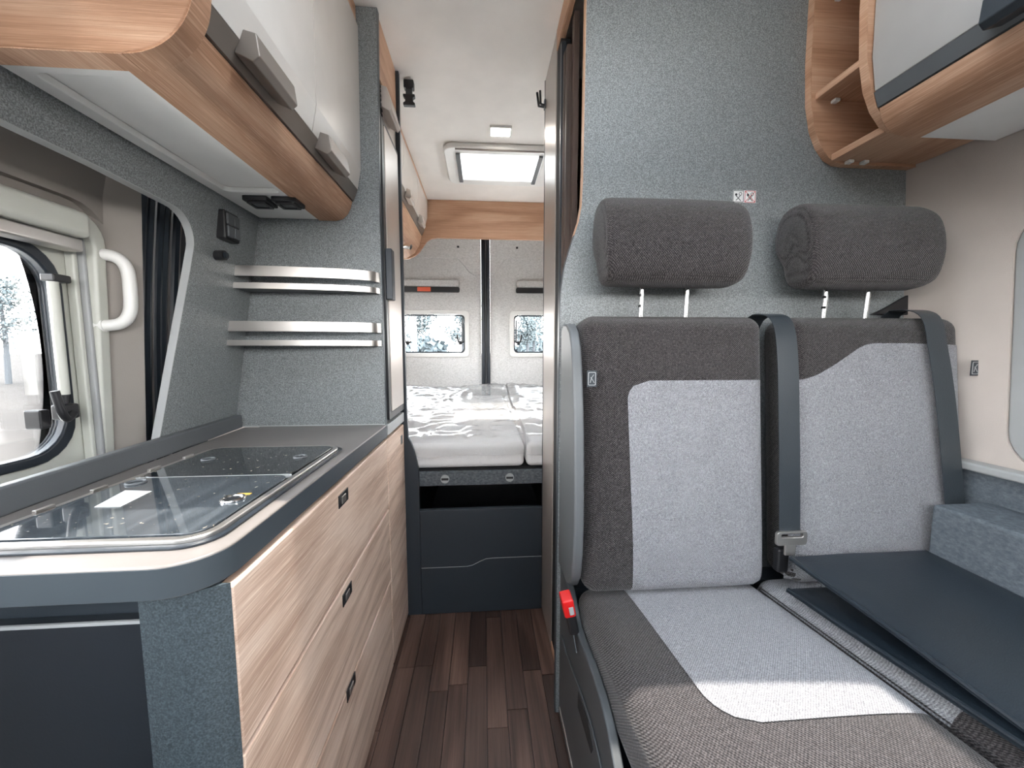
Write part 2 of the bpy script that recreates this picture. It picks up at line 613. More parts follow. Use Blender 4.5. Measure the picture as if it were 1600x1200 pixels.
# ------------------------------------------------------------------ walls
def wl(z):      # left lining x
    return interp(z, [(0, -0.80), (0.75, -0.80), (1.3, -0.775), (1.92, -0.68)])
def wr(z):      # right wall x
    return interp(z, [(0, 1.18), (0.75, 1.190), (1.1, 1.168), (1.45, 1.117), (1.92, 1.02)])
WL = lambda u, v, t: (wl(v) - t, u, v)
WR = lambda u, v, t: (wr(v) + t, u, v)
wleft = struct('wall_left', MB().ring(rr(0.4725, 0.96, 0.4275, 0.96, 0.001), rr(0.45, 0.99, 0.385, 0.245, 0.05), WL, 0.0, 0.03, steps=8), 'lining')
obj('molded_surround', MB().ring(rr(0.46, 0.98, 0.439, 0.52, 0.002), rr(0.45, 0.99, 0.427, 0.290, 0.08), WL, -0.016, 0.0, steps=5), 'lining', wleft, bevel=0.006, segs=3)
obj('door_pillar', MB().prism([(0.905, 1.46), (1.16, 1.46), (1.16, 1.918), (0.905, 1.918)], WL, 0.0, 0.03), 'lining', wleft)
wl2 = struct('wall_left_rear', MB().ring(rr(2.13, 0.96, 0.97, 0.96, 0.001), rr(2.2, 1.16, 0.50, 0.22, 0.06), YZ, -0.93, -0.90), 'wallcloth')
struct('wall_left_front', MB().ring(rr(-0.31, 0.96, 0.35, 0.96, 0.001), rr(-0.29, 1.13, 0.29, 0.24, 0.05), WL, 0.0, 0.03, steps=4), 'lining')  # unseen cab side, window opening added to let daylight in
struct('wall_right_front', MB().ring(rr(-0.3425, 0.96, 0.3175, 0.96, 0.001), rr(-0.33, 1.22, 0.28, 0.20, 0.05), WR, 0.0, 0.03, steps=4), 'wallcloth')  # unseen cab side, opening added to light the drawer fronts
w3 = thing('added_window_left', None, None, (-0.92, 2.2, 0.94), kind='structure')  # unseen side window, added to bring daylight to the bed area
obj('window_frame', MB().ring(rr(2.2, 1.16, 0.54, 0.26, 0.07), rr(2.2, 1.16, 0.49, 0.21, 0.06), YZ, -0.8995, -0.880), 'white', w3, bevel=0.005)
obj('pane', MB().prism(rr(2.2, 1.16, 0.499, 0.219, 0.06), YZ, -0.918, -0.914), 'glass', w3)
wf = struct('added_wall_front', MB().box(-0.9, 1.2, -0.72, -0.661, 0, 1.16).box(-0.9, 1.2, -0.72, -0.661, 1.42, 1.92), 'grey_dark')  # unseen cab front added to cut light on the near faces
ce2 = struct('added_ceiling_front', MB().box(-0.9, 1.2, -0.72, 0.30, 1.92, 1.96).box(0.68, 1.2, 0.3005, 0.62, 1.9605, 1.98).box(-0.9, -0.44, 0.3005, 0.62, 1.9605, 1.98), 'ceil')  # unseen roof pieces added to narrow the opening for sun and sky light
wright = struct('wall_right', MB().ring(rr(0.5325, 0.96, 0.5575, 0.96, 0.001), rr(0.39, 1.01, 0.384, 0.275, 0.075), WR, 0.0, 0.03, steps=8), 'wallcloth')
wr2 = struct('wall_right_rear', MB().ring(rr(2.13, 0.96, 0.97, 0.96, 0.001), rr(2.2, 1.16, 0.50, 0.22, 0.06), YZ, 1.09, 1.12), 'wallcloth')
w4 = thing('added_window_right', None, None, (1.1, 2.2, 0.94), kind='structure')  # added opposite the left one, out of view, for more daylight at the rear
obj('window_frame', MB().ring(rr(2.2, 1.16, 0.54, 0.26, 0.07), rr(2.2, 1.16, 0.49, 0.21, 0.06), YZ, 1.070, 1.0895), 'white', w4, bevel=0.005)
obj('pane', MB().prism(rr(2.2, 1.16, 0.499, 0.219, 0.06), YZ, 1.103, 1.107), 'glass', w4)

# ------------------------------------------------------------------ left sliding-door window
w1 = thing('window_1', None, None, (-0.80, 0.45, 0.74), kind='structure')
obj('window_frame', MB().ring(rr(0.45, 0.998, 0.408, 0.262, 0.055), rr(0.45, 0.995, 0.383, 0.240, 0.04), WL, -0.022, 0.0, steps=2), 'frame_white', w1, bevel=0.006, segs=3)
obj('blind_cassette', MB().box(-0.775, -0.737, 0.1, 0.812, 1.207, 1.256), 'frame_white', w1, bevel=0.012, segs=3)
obj('blind_end_bar', MB().box(-0.785, -0.752, 0.1, 0.806, 1.182, 1.206), 'steel', w1, bevel=0.004)
obj('blind_rail', MB().box(-0.792, -0.774, 0.826, 0.834, 0.76, 1.215), 'pale_edge', w1, bevel=0.003)
obj('blind_rail', MB().box(-0.800, -0.783, 0.816, 0.8255, 0.76, 1.215), 'frame_white', w1, bevel=0.003)
WP = lambda u, v, t: (-0.806 - t, u, v)
obj('inner_frame', MB().ring(rr(0.45, 0.99, 0.392, 0.252, 0.05), rr(0.45, 0.992, 0.357, 0.202, 0.075), WP, -0.004, 0.006), 'frame_white', w1, bevel=0.003)
obj('rubber_seal', MB().ring(rr(0.45, 0.992, 0.3565, 0.2015, 0.075), rr(0.45, 0.992, 0.338, 0.183, 0.065), WP, -0.010, 0.012, steps=1), 'rubber', w1, bevel=0.004)
obj('pane', MB().prism(rr(0.45, 0.992, 0.340, 0.185, 0.06), WP, 0.001, 0.004), 'glass', w1)
st = obj('window_stay', MB().tube([(-0.782, 0.775, 0.915), (-0.782, 0.775, 1.122)], 0.008, 12), 'frame_white', w1)
obj('stay_bracket', MB().box(-0.795, -0.770, 0.766, 0.797, 1.122, 1.136), 'black', st, bevel=0.003)
obj('stay_socket', MB().tube([(-0.782, 0.775, 0.898), (-0.782, 0.775, 0.915)], 0.0065, 10), 'black', st)
lt = obj('window_latch', MB().box(-0.798, -0.774, 0.763, 0.792, 0.868, 0.897), 'black', w1, bevel=0.004)
obj('latch_lever', MB().tube(smoothpath([(-0.770, 0.775, 0.880), (-0.764, 0.757, 0.872), (-0.762, 0.747, 0.888), (-0.764, 0.741, 0.925)]), 0.0065, 10), 'black', lt)
obj('latch_catch', MB().box(-0.806, -0.778, 0.728, 0.745, 0.858, 0.892), 'black', lt, bevel=0.003)

# white grab handle beside the left window
gh = thing('grab_handle', 'white plastic grab handle on the beige lining right of the left window', 'handle', (-0.75, 0.854, 1.05))
obj('grip', MB().tube(smoothpath([(-0.775, 0.846, 1.19), (-0.745, 0.859, 1.186), (-0.733, 0.869, 1.165), (-0.73, 0.869, 1.12), (-0.733, 0.867, 1.075), (-0.745, 0.857, 1.052), (-0.775, 0.844, 1.046)]), 0.0115, 12), 'white', gh)
obj('mount', MB().tube([(-0.79, 0.844, 1.191), (-0.765, 0.850, 1.189)], 0.014, 12), 'white', gh)
obj('mount', MB().tube([(-0.79, 0.843, 1.046), (-0.765, 0.848, 1.048)], 0.014, 12), 'white', gh)

# door rubbers
tr = thing('trim_1', None, None, (-0.76, 0.96, 0.78), kind='structure')
for k, (yy, r_, m_) in enumerate(((0.925, 0.012, 'rubber'), (0.948, 0.009, 'rubber'), (0.962, 0.004, 'steel'), (0.974, 0.010, 'rubber'), (0.99, 0.010, 'grey_dark'), (1.008, 0.004, 'steel'), (1.022, 0.012, 'rubber'))):
    p = [(lerp(-0.770, -0.745, t), yy - 0.022 + 0.045 * t - 0.012 * math.sin(PI * t), lerp(0.74, 1.42, t)) for t in [i / 10 for i in range(11)]]
    obj('seal_strip', MB().tube(p, r_, 8), m_, tr)
obj('seal_backing', MB().box(-0.815, -0.80, 0.901, 1.16, 0.60, 1.455), 'rubber', tr)

# ------------------------------------------------------------------ grey side panel with cut-out
sp_ = thing('side_panel', 'grey laminate side panel with a large rounded cut-out behind the shelves', 'panel', (-0.66, 0.9, 0.775))
def spx(u, v):
    bot = lerp(-0.660, -0.715, (u - 0.45) / 0.7)
    return lerp(bot, -0.616, (v - 0.775) / 0.585)
SPF = lambda u, v, t: (spx(u, v) - t, u, v)
cut = [(0.848, 0.777), (0.856, 0.80), (0.885, 0.98), (0.915, 1.17), (0.921, 1.215)] + arc(0.856, 1.225, 0.066, -8, 92, 8) + [(0.70, 1.297), (0.40, 1.297)]
obj('panel', MB().prism([(0.40, 1.375), (1.148, 1.375), (1.148, 0.777)] + cut, SPF, 0.0, 0.016), 'grey', sp_)
ce_path = [SPF(u, v, 0.008) for u, v in cut]
obj('edge_band', MB().strip(ce_path, [(0.0084, 0, 0)] * len(ce_path), [(0, -0.0015, 0)] * 6 + [(0, -0.001, -0.001)] * 8 + [(0, 0, -0.0015)] * (len(ce_path) - 14)), 'pale_edge', sp_)
obj('cover_cap', MB().cyl((spx(1.0, 0.96) + 0.0, 0.985, 0.955), (spx(1.0, 0.96) + 0.0015, 0.985, 0.955), 0.006, 12), 'pale_edge', sp_)

sw = thing('light_switch', 'dark four-button switch panel on the grey side panel above the shelves', 'switch', (-0.612, 1.015, 1.265))
obj('frame', MB().box(-0.632, -0.607, 0.988, 1.043, 1.262, 1.330), 'black', sw, bevel=0.004)
for i in range(2):
    for j in range(2):
        obj('button', MB().box(-0.608, -0.602, 0.993 + 0.024 * i, 1.014 + 0.024 * i, 1.268 + 0.029 * j, 1.294 + 0.029 * j), 'grey_plain', sw, bevel=0.002)
pb = thing('push_button', 'small round black push button below the switch panel', 'button', (-0.618, 0.992, 1.223))
obj('bezel', MB().cyl((-0.64, 0.992, 1.223), (-0.614, 0.992, 1.223), 0.0115), 'black', pb)
obj('cap', MB().cyl((-0.614, 0.992, 1.223), (-0.609, 0.992, 1.223), 0.007), 'rubber', pb)

# ------------------------------------------------------------------ kitchen
ku = thing('kitchen_unit', 'low kitchen cabinet with limed oak drawers and grey rounded corner post', 'cabinet', (-0.48, 0.8, 0))
obj('carcass', MB().box(-0.66, -0.306, 0.49, 1.146, 0.0, 0.735), 'grey_dark', ku)
post = [(-0.378, 0.4255), (-0.36, 0.4225), (-0.34, 0.4215), (-0.322, 0.4230), (-0.307, 0.4265), (-0.296, 0.4315), (-0.2875, 0.4362), (-0.306, 0.4364), (-0.306, 0.50), (-0.378, 0.50)]
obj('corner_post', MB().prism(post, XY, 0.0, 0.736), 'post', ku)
obj('end_recess', MB().box(-0.72, -0.379, 0.475, 0.49, 0.0, 0.736), 'grey_dark', ku)
LAT = []
for (z0, z1, lz) in ((0.525, 0.731, 0.698), (0.298, 0.519, 0.492), (0.012, 0.292, 0.282)):
    d = obj('drawer', MB().box(-0.305, -0.286, 0.503 - 0.066, 1.143, z0, z1), 'drawer_oak', ku, bevel=0.003, segs=2)
    b = obj('drawer_latch', MB().box(-0.287, -0.2845, 0.755, 0.807, lz - 0.013, lz + 0.013), 'black', d, bevel=0.001)
    obj('latch_slide', MB().box(-0.285, -0.2825, 0.768, 0.789, lz - 0.008, lz + 0.007), 'steel', ku, bevel=0.0008)

wt = thing('worktop', 'dark taupe kitchen worktop with rounded front corner and raised back edge', 'worktop', (-0.47, 0.78, 0.737))
outl = [(-0.640, 0.405)] + arc(-0.348, 0.461, 0.056, -90, 0, 8) + [(-0.288, 1.1485), (-0.690, 1.1485)]
obj('slab', MB().prism(outl, XY, 0.737, 0.775), 'worktop', wt, bevel=0.003)
ol2 = [(-0.640, 0.4035)] + arc(-0.348, 0.461, 0.0575, -90, 0, 10) + [(-0.2865, 1.148)]
obj('edge_band', MB().strip([(p[0], p[1], 0.756) for p in ol2], [(0, 0, 0.0165)] * len(ol2), [(0, 0.001, 0)] + [(0, 0.001, 0)] * 11 + [(-0.001, 0, 0)]), 'edge_band', wt)
up0, up1 = Vector((-0.634, 0.405, 0)), Vector((-0.692, 1.147, 0))
obj('upstand', MB().strip([up0 + Vector((0, 0, 0.795)), up1 + Vector((0, 0, 0.793))], [(0, 0, 0.021), (0, 0, 0.019)], [(-0.020, 0, 0)] * 2), 'grey_plain', wt, bevel=0.004)

fp = thing('folding_flap', 'dark folded-down table flap hanging at the near end of the kitchen', 'table flap', (-0.55, 0.45, 0.25))
obj('panel', MB().box(-0.72, -0.384, 0.449, 0.466, 0.22, 0.686), 'flap', fp, bevel=0.002)
obj('edge_band', MB().box(-0.72, -0.381, 0.4455, 0.4485, 0.685, 0.689).box(-0.3855, -0.382, 0.4455, 0.4485, 0.22, 0.689), 'pale_edge', fp)
obj('hinge_ledge', MB().box(-0.72, -0.382, 0.467, 0.4745, 0.66, 0.708), 'grey_dark', fp, bevel=0.001)

# hob and sink under glass
hb = thing('hob_and_sink_unit', 'inset hob and sink under two dark glass lids in the worktop', 'hob', (-0.46, 0.66, 0.7752))
obj('gasket', MB().ring(rr(-0.458, 0.664, 0.147, 0.226, 0.040), rr(-0.458, 0.664, 0.139, 0.218, 0.034), XY, 0.7752, 0.7785), 'rubber', hb, bevel=0.001)
obj('steel_rim', MB().ring(rr(-0.458, 0.664, 0.1385, 0.2175, 0.034), rr(-0.458, 0.664, 0.128, 0.207, 0.026), XY, 0.7752, 0.7835), 'steel', hb, bevel=0.0025, segs=3)
obj('basin_floor', MB().prism(rr(-0.458, 0.664, 0.128, 0.207, 0.026), XY, 0.7752, 0.7765), 'black', hb)
gl1 = obj('near_glass_lid', MB().prism(rr(-0.458, 0.566, 0.126, 0.106, 0.022), XY, 0.7785, 0.7845), 'sunlit_dusty', hb, bevel=0.001)
gl2 = obj('far_glass_lid', MB().prism(rr(-0.458, 0.773, 0.126, 0.097, 0.022), XY, 0.7785, 0.7845), 'dusty', hb, bevel=0.001)
obj('lid_edge', MB().box(-0.584, -0.332, 0.6735, 0.6750, 0.778, 0.7845), 'pale_edge', hb)
k1 = obj('knob_ring', MB().torus((-0.360, 0.563, 0.7858), 0.0135, 0.0025), 'chrome', hb)
obj('knob_centre', MB().cyl((-0.360, 0.563, 0.7846), (-0.360, 0.563, 0.7862), 0.009), 'black', k1)
obj('knob_mark', MB().box(-0.367, -0.347, 0.580, 0.586, 0.7846, 0.7852), 'yellow', k1)
for (hx, hy, rr_) in ((-0.366, 0.781, 0.011), (-0.537, 0.776, 0.010), (-0.560, 0.646, 0.012)):
    o = obj('lid_button', MB().torus((hx, hy, 0.7855), rr_, 0.002), 'grey_plain', hb)
for hy in (0.545, 0.62, 0.72, 0.80):
    obj('lid_hinge', MB().box(-0.5935, -0.588, hy - 0.012, hy + 0.012, 0.7835, 0.788), 'steel', hb, bevel=0.001)
pl = MB().add([(-0.530, 0.547, 0.7849), (-0.496, 0.546, 0.7849), (-0.502, 0.604, 0.7849), (-0.545, 0.610, 0.7849), (-0.530, 0.547, 0.7855), (-0.496, 0.546, 0.7855), (-0.502, 0.604, 0.7855), (-0.545, 0.610, 0.7855)], [(0, 1, 2, 3), (4, 5, 6, 7), (0, 1, 5, 4), (1, 2, 6, 5), (2, 3, 7, 6), (3, 0, 4, 7)])
tag(obj('paper_label', pl, 'paper'), 'blank white paper label lying on the near glass lid', 'label')

# ------------------------------------------------------------------ tower panel behind worktop
tp = thing('tower_panel', 'tall speckled grey panel at the end of the worktop carrying two shelves', 'panel', (-0.48, 1.16, 0.775))
obj('panel', MB().prism([(-0.76, 0.7755), (-0.2905, 0.7755), (-0.2895, 1.4), (-0.281, 1.919), (-0.66, 1.919), (-0.66, 1.36)], XZ, 1.150, 1.168), 'grey', tp)
obj('edge_band', MB().strip([(-0.2902, 1.159, 0.776), (-0.2892, 1.159, 1.4), (-0.2807, 1.159, 1.918)], [(0, 0.0092, 0)] * 3, [(0.0012, 0, 0)] * 3), 'edge_band', tp)
obj('base_line', MB().box(-0.696, -0.292, 1.1478, 1.150, 0.7755, 0.7785), 'pale_edge', tp)

def wall_shelf(z, label, drop):
    t = thing('wall_shelf', label, 'shelf', (-0.5, 1.1, z), 'steel rail shelves on the grey panel')
    xl = -0.683 if z < 1.1 else -0.663
    front = smoothpath([(xl, 1.062, 0), (-0.55, 1.066, 0), (-0.42, 1.080, 0), (-0.345, 1.098, 0), (-0.305, 1.120, 0), (-0.293, 1.146, 0)], 5)
    pts = [(p.x, p.y) for p in front]
    poly = pts + [(-0.293, 1.149), (xl, 1.149)]
    obj('shelf_board', MB().prism(poly, XY, z, z + 0.012), 'grey_plain', t)
    n = len(pts)
    obj('front_edge', MB().strip([(p.x, p.y - 0.0015, z + 0.006) for p in front], [(0, 0, 0.0075)] * n, [(0, 0.0012, 0)] * n), 'steel', t)
    zr = z + drop
    obj('rail', MB().strip([(p.x, p.y - 0.0015, zr + 0.0135) for p in front], [(0, 0, 0.0135)] * n, [(-0.0005, 0.004, 0)] * n), 'steel', t, bevel=0.0008)
    return t
wall_shelf(1.158, 'upper grey shelf with curved brushed steel front rail on the grey panel', 0.030)
wall_shelf(1.010, 'lower grey shelf with curved brushed steel front rail on the grey panel', 0.036)

# ------------------------------------------------------------------ left overhead cabinet
oc = thing('overhead_cabinet', 'left overhead cabinet with cream gloss doors and oak lower rail above the hob', 'cabinet', (-0.5, 0.85, 1.36))
Y0, Y1 = 0.545, 1.149
endp = [(-0.611, 1.346), (-0.420, 1.346)] + arc(-0.420, 1.430, 0.084, -90, -10, 8) + [(-0.330, 1.47), (-0.322, 1.53), (-0.318, 1.919), (-0.611, 1.919)]
obj('end_panel', MB().prism(endp, XZ, 0.516, 0.5445), 'oak_x', oc, bevel=0.003, segs=2)
eb = [(-0.611, 1.345), (-0.420, 1.345)] + arc(-0.420, 1.430, 0.085, -90, -10, 10) + [(-0.329, 1.47), (-0.321, 1.53), (-0.317, 1.90)]
obj('edge_band', MB().strip([(p[0], 0.53025, p[1]) for p in eb], [(0, 0.0147, 0)] * len(eb), [(0, 0, -0.0012)] * 2 + [(0.0006, 0, -0.0006)] * 11 + [(0.0012, 0, 0)] * 3), 'oak_y', oc)
obj('soffit', MB().ring(rr(-0.5255, (Y0 + Y1) / 2, 0.0865, (Y1 - Y0) / 2, 0.001), rr(-0.527, 0.775, 0.060, 0.19, 0.012), XY, 1.360, 1.372), 'soffit', oc, bevel=0.003)
obj('soffit_recess', MB().box(-0.60, -0.46, 0.57, 0.98, 1.3725, 1.376), 'soffit', oc)
rail = [(-0.455, 1.357), (-0.408, 1.357), (-0.390, 1.362), (-0.376, 1.375), (-0.367, 1.392), (-0.362, 1.411), (-0.40, 1.411), (-0.455, 1.375)]
obj('oak_rail', MB().prism(rail, XZ, Y0, Y1), 'oak_y', oc, bevel=0.002)
obj('grip_strip', MB().prism([(-0.364, 1.4125), (-0.359, 1.4125), (-0.347, 1.443), (-0.364, 1.443)], XZ, Y0, Y1), 'taupe', oc)
DP = [(-0.347, 1.4445), (-0.3365, 1.497), (-0.331, 1.868), (-0.35, 1.868), (-0.364, 1.48), (-0.364, 1.4445)]
for (a, b, ha, hb_) in ((Y0 + 0.002, 0.8595, 0.62, 0.735), (0.8625, Y1 - 0.001, 0.885, 1.0)):
    d = obj('door', MB().prism(DP, XZ, a, b), 'cream', oc, smooth=6)
    hp = [(-0.354, 1.424), (-0.328, 1.412), (-0.318, 1.420), (-0.322, 1.452), (-0.344, 1.462)]
    hmb = MB()
    n = len(hp)
    vs = [(u, ha if k < 4 else ha + 0.008, v) for k, (u, v) in enumerate(hp)] + [(u, hb_, v) for (u, v) in hp]
    hmb.add(vs, [tuple(range(n))[::-1], tuple(range(n, 2 * n))] + [(i, (i + 1) % n, n + (i + 1) % n, n + i) for i in range(n)])
    obj('door_handle', hmb, 'taupe', d, bevel=0.002)
obj('oak_top_rail', MB().box(-0.36, -0.336, Y0, Y1, 1.870, 1.919), 'oak_y', oc, bevel=0.001)
obj('carcass', MB().box(-0.61, -0.37, Y0, Y1, 1.43, 1.919), 'soffit', oc)
for i, (xa, lb) in enumerate(((-0.562, 'left one of the two square black spotlights under the overhead cabinet'), (-0.497, 'right one of the two square black spotlights under the overhead cabinet'))):
    s = thing('spotlight', lb, 'light', (xa + 0.026, 1.008, 1.345), 'square spotlights under the overhead cabinet')
    obj('housing', MB().box(xa, xa + 0.056, 0.980, 1.034, 1.3475, 1.3595), 'black', s, bevel=0.003)
    obj('lens_frame', MB().ring(rr(xa + 0.028, 1.007, 0.022, 0.021, 0.004), rr(xa + 0.028, 1.007, 0.015, 0.014, 0.003), XY, 1.344, 1.3475), 'black', s)
    obj('lens', MB().box(xa + 0.013, xa + 0.043, 0.993, 1.021, 1.3462, 1.3475), 'grey_plain', s)

# ------------------------------------------------------------------ fridge tower
ft = thing('fridge_tower', 'tall fridge column with brushed taupe fridge door and oak doors above and below', 'cabinet', (-0.45, 1.27, 0))
obj('carcass', MB().box(-0.66, -0.302, 1.170, 1.386, 0.0, 1.919), 'grey_dark', ft)
obj('oak_top_panel', MB().box(-0.302, -0.284, 1.171, 1.384, 1.755, 1.919), 'oak_y', ft, bevel=0.001)
fpn = obj('flap_door', MB().box(-0.302, -0.288, 1.20, 1.384, 1.665, 1.752), 'satin', ft, bevel=0.002)
hm = MB()
hp = [(-0.290, 1.690), (-0.262, 1.676), (-0.254, 1.686), (-0.268, 1.742), (-0.290, 1.748)]
hm.prism(hp, XZ, 1.185, 1.30)
obj('flap_handle', hm, 'satin', fpn, bevel=0.003)
v = obj('vent', MB().box(-0.302, -0.286, 1.171, 1.197, 1.66, 1.75), 'black', ft)
for i in range(7):
    obj('vent_slat', MB().box(-0.2862, -0.2835, 1.173, 1.195, 1.665 + 0.012 * i, 1.671 + 0.012 * i), 'black', v)
obj('fridge_frame', MB().ring(rr(1.278, 1.222, 0.107, 0.436, 0.004), rr(1.285, 1.226, 0.089, 0.420, 0.004), YZ, -0.302, -0.283), 'black', ft)
fd = obj('fridge_door', MB().prism(rr(1.285, 1.226, 0.087, 0.418, 0.004), YZ, -0.302, -0.281), 'satin', ft, bevel=0.001)
obj('fridge_handle', MB().box(-0.283, -0.264, 1.172, 1.208, 1.145, 1.292), 'grey_dark', fd, bevel=0.003)
obj('worktop_edge', MB().box(-0.302, -0.284, 1.150, 1.384, 0.742, 0.7745), 'pale_edge', ft, bevel=0.002)
td = obj('tall_oak_door', MB().box(-0.305, -0.286, 1.149, 1.384, 0.012, 0.731), 'drawer_oak', ft, bevel=0.003)
obj('door_latch', MB().box(-0.287, -0.2845, 1.33, 1.355, 0.67, 0.70), 'grey_plain', td, bevel=0.001)
epn = [(-0.66, 1.919), (-0.274, 1.919), (-0.276, 0.80), (-0.272, 0.68)] + [(lerp(-0.272, -0.238, t), lerp(0.68, 0.56, t) + 0.02 * math.sin(PI * t)) for t in (0.25, 0.5, 0.75, 1.0)] + [(-0.237, 0.50), (-0.237, 0.0), (-0.66, 0.0)]
obj('end_panel', MB().prism(epn, XZ, 1.388, 1.404), 'grey_dark', ft, bevel=0.001)

# ------------------------------------------------------------------ rear left overhead cabinets
rc = thing('rear_overhead_cabinet', 'rear left overhead cabinet with cream doors above the bed', 'cabinet', (-0.55, 1.95, 1.52))
RY0, RY1 = 1.41, 2.49
rp_ = [(-0.335, 1.90), (-0.338, 1.80), (-0.355, 1.735), (-0.375, 1.735), (-0.375, 1.90)]
for i in range(3):
    a = RY0 + 0.01 + i * 0.355
    d = obj('door', MB().prism(rp_, XZ, a, a + 0.351), 'cream', rc, bevel=0.002)
    obj('door_handle', MB().prism([(-0.362, 1.712), (-0.338, 1.702), (-0.330, 1.712), (-0.334, 1.742), (-0.352, 1.752)], XZ, a + 0.13, a + 0.23), 'satin', d, bevel=0.002)
obj('grip_strip', MB().prism([(-0.385, 1.700), (-0.372, 1.700), (-0.357, 1.733), (-0.375, 1.733)], XZ, RY0, RY1), 'taupe', rc)
obj('oak_rail', MB().prism([(-0.62, 1.560), (-0.47, 1.560), (-0.42, 1.590), (-0.388, 1.640), (-0.374, 1.698), (-0.62, 1.698)], XZ, RY0, RY1), 'oak_y', rc, bevel=0.004, segs=2)
obj('carcass', MB().box(-0.895, -0.378, RY0, RY1, 1.70, 1.90), 'soffit', rc)
obj('oak_top_rail', MB().box(-0.37, -0.336, RY0, RY1, 1.901, 1.919), 'oak_y', rc)
rl = thing('reading_lamp', 'small black reading lamp under the rear left overhead cabinet', 'lamp', (-0.46, 2.2, 1.53))
obj('stem', MB().tube(smoothpath([(-0.47, 2.20, 1.572), (-0.465, 2.19, 1.553), (-0.445, 2.185, 1.545), (-0.42, 2.18, 1.552)]), 0.007, 8), 'black', rl)
obj('lamp_head', MB().tube([(-0.425, 2.18, 1.552), (-0.405, 2.175, 1.556), (-0.385, 2.17, 1.548)], [0.012, 0.017, 0.014], 10), 'chrome', rl)

# ------------------------------------------------------------------ oak pelmet over the rear doors
pe = [(-0.66, 1.919), (0.98, 1.919), (0.98, 1.690), (-0.28, 1.690), (-0.318, 1.684), (-0.345, 1.667), (-0.365, 1.640), (-0.39, 1.604), (-0.42, 1.577), (-0.46, 1.559), (-0.66, 1.555)]
tag(obj('pelmet_board', MB().prism(pe, XZ, 2.495, 2.515), 'oak_x', bevel=0.002), 'oak board across the rear ceiling above the back doors', 'board')

# ------------------------------------------------------------------ rear doors
SEAM = 0.022
for k, (xa, xb, wx0, wx1, sgn) in enumerate(((-0.90, SEAM - 0.034, -0.66, -0.135, -1), (SEAM + 0.034, 1.09, 0.235, 0.80, 1))):
    d = struct('door_%d' % (k + 1), MB().ring(rr((xa + xb) / 2, 0.96, (xb - xa) / 2, 0.96, 0.001), rr((wx0 + wx1) / 2, 1.115, (wx1 - wx0) / 2, 0.150, 0.02), XZ, 3.0, 3.03), 'felt')
    # raised upper felt panel with a stepped lower edge
    s = -sgn
    if k == 0:
        poly = [(xa, 1.90), (xb, 1.90), (xb, 1.560), (-0.075, 1.562), (-0.105, 1.58), (-0.155, 1.645), (-0.185, 1.674), (-0.21, 1.678), (xa, 1.678)]
    else:
        poly = [(xa, 1.90), (xb, 1.90), (xb, 1.680), (0.205, 1.680), (0.175, 1.674), (0.14, 1.645), (0.10, 1.58), (0.075, 1.562), (xa, 1.560)]
    obj('felt_panel', MB().prism(poly, XZ, 2.988, 2.9995), 'felt', d, bevel=0.004, segs=2)
    tx0, tx1 = ((-0.80, -0.175), (0.255, 0.9))[k]
    obj('grab_tray', MB().prism(rr((tx0 + tx1) / 2, 1.447, (tx1 - tx0) / 2, 0.020, 0.012), XZ, 2.985, 2.9995), 'black', d)
    obj('tray_hood', MB().prism(rr((tx0 + tx1) / 2, 1.495, (tx1 - tx0) / 2, 0.026, 0.02), XZ, 2.972, 2.9995), 'felt', d, bevel=0.01, segs=3)
    bx = -0.182 if k == 0 else 0.262
    obj('panel_clip', MB().cyl((bx, 2.984, 1.764), (bx, 2.989, 1.764), 0.008, 12), 'black', d)
    fw_ = obj('window_frame', MB().ring(rr((wx0 + wx1) / 2, 1.115, (wx1 - wx0) / 2 + 0.030, 0.178, 0.03), rr((wx0 + wx1) / 2, 1.115, (wx1 - wx0) / 2 - 0.004, 0.146, 0.03), XZ, 2.984, 3.01), 'white', d, bevel=0.006, segs=2)
    obj('window_seal', MB().ring(rr((wx0 + wx1) / 2, 1.115, (wx1 - wx0) / 2 - 0.004, 0.146, 0.03), rr((wx0 + wx1) / 2, 1.115, (wx1 - wx0) / 2 - 0.014, 0.136, 0.03), XZ, 3.012, 3.022), 'rubber', d)
    obj('pane', MB().prism(rr((wx0 + wx1) / 2, 1.115, (wx1 - wx0) / 2 - 0.013, 0.137, 0.03), XZ, 3.016, 3.019), 'glass', d)
    obj('window_stay', MB().tube([( (wx1 - 0.022) if k == 0 else (wx0 + 0.022), 3.0, 1.05), ((wx1 - 0.022) if k == 0 else (wx0 + 0.022), 3.0, 1.22)], 0.007, 8), 'grey_plain', d)
    for lx in ((wx1 - 0.04, wx0 + 0.085) if k == 0 else (wx0 + 0.04, wx1 - 0.04)):
        lo = obj('window_latch', MB().tube(smoothpath([(lx + 0.03 * sgn * -1, 2.998, 1.055), (lx, 2.99, 1.045), (lx - 0.015 * (1 if k == 0 else -1), 2.985, 1.065), (lx - 0.022 * (1 if k == 0 else -1), 2.985, 1.11)]), 0.007, 8), 'black', d)
        obj('latch_base', MB().box(lx - 0.012, lx + 0.012, 2.993, 3.011, 1.03, 1.06), 'black', lo, bevel=0.003)
    if k == 0:
        obj('red_reflector', MB().box(-0.49, -0.39, 2.98, 2.9848, 1.432, 1.464), 'orange', d, bevel=0.003)
        obj('blind_grip', MB().box(-0.40, -0.33, 2.976, 2.984, 1.268, 1.288), 'white', d, bevel=0.004)
t3 = thing('trim_2', None, None, (SEAM, 3.0, 0), kind='structure')
obj('seal_backing', MB().box(SEAM - 0.0335, SEAM + 0.0335, 3.021, 3.03, 0.0, 1.918), 'black', t3)
obj('seal_strip', MB().box(SEAM - 0.033, SEAM - 0.008, 2.985, 3.02, 0.3, 1.90), 'rubber', t3, bevel=0.006, segs=3)
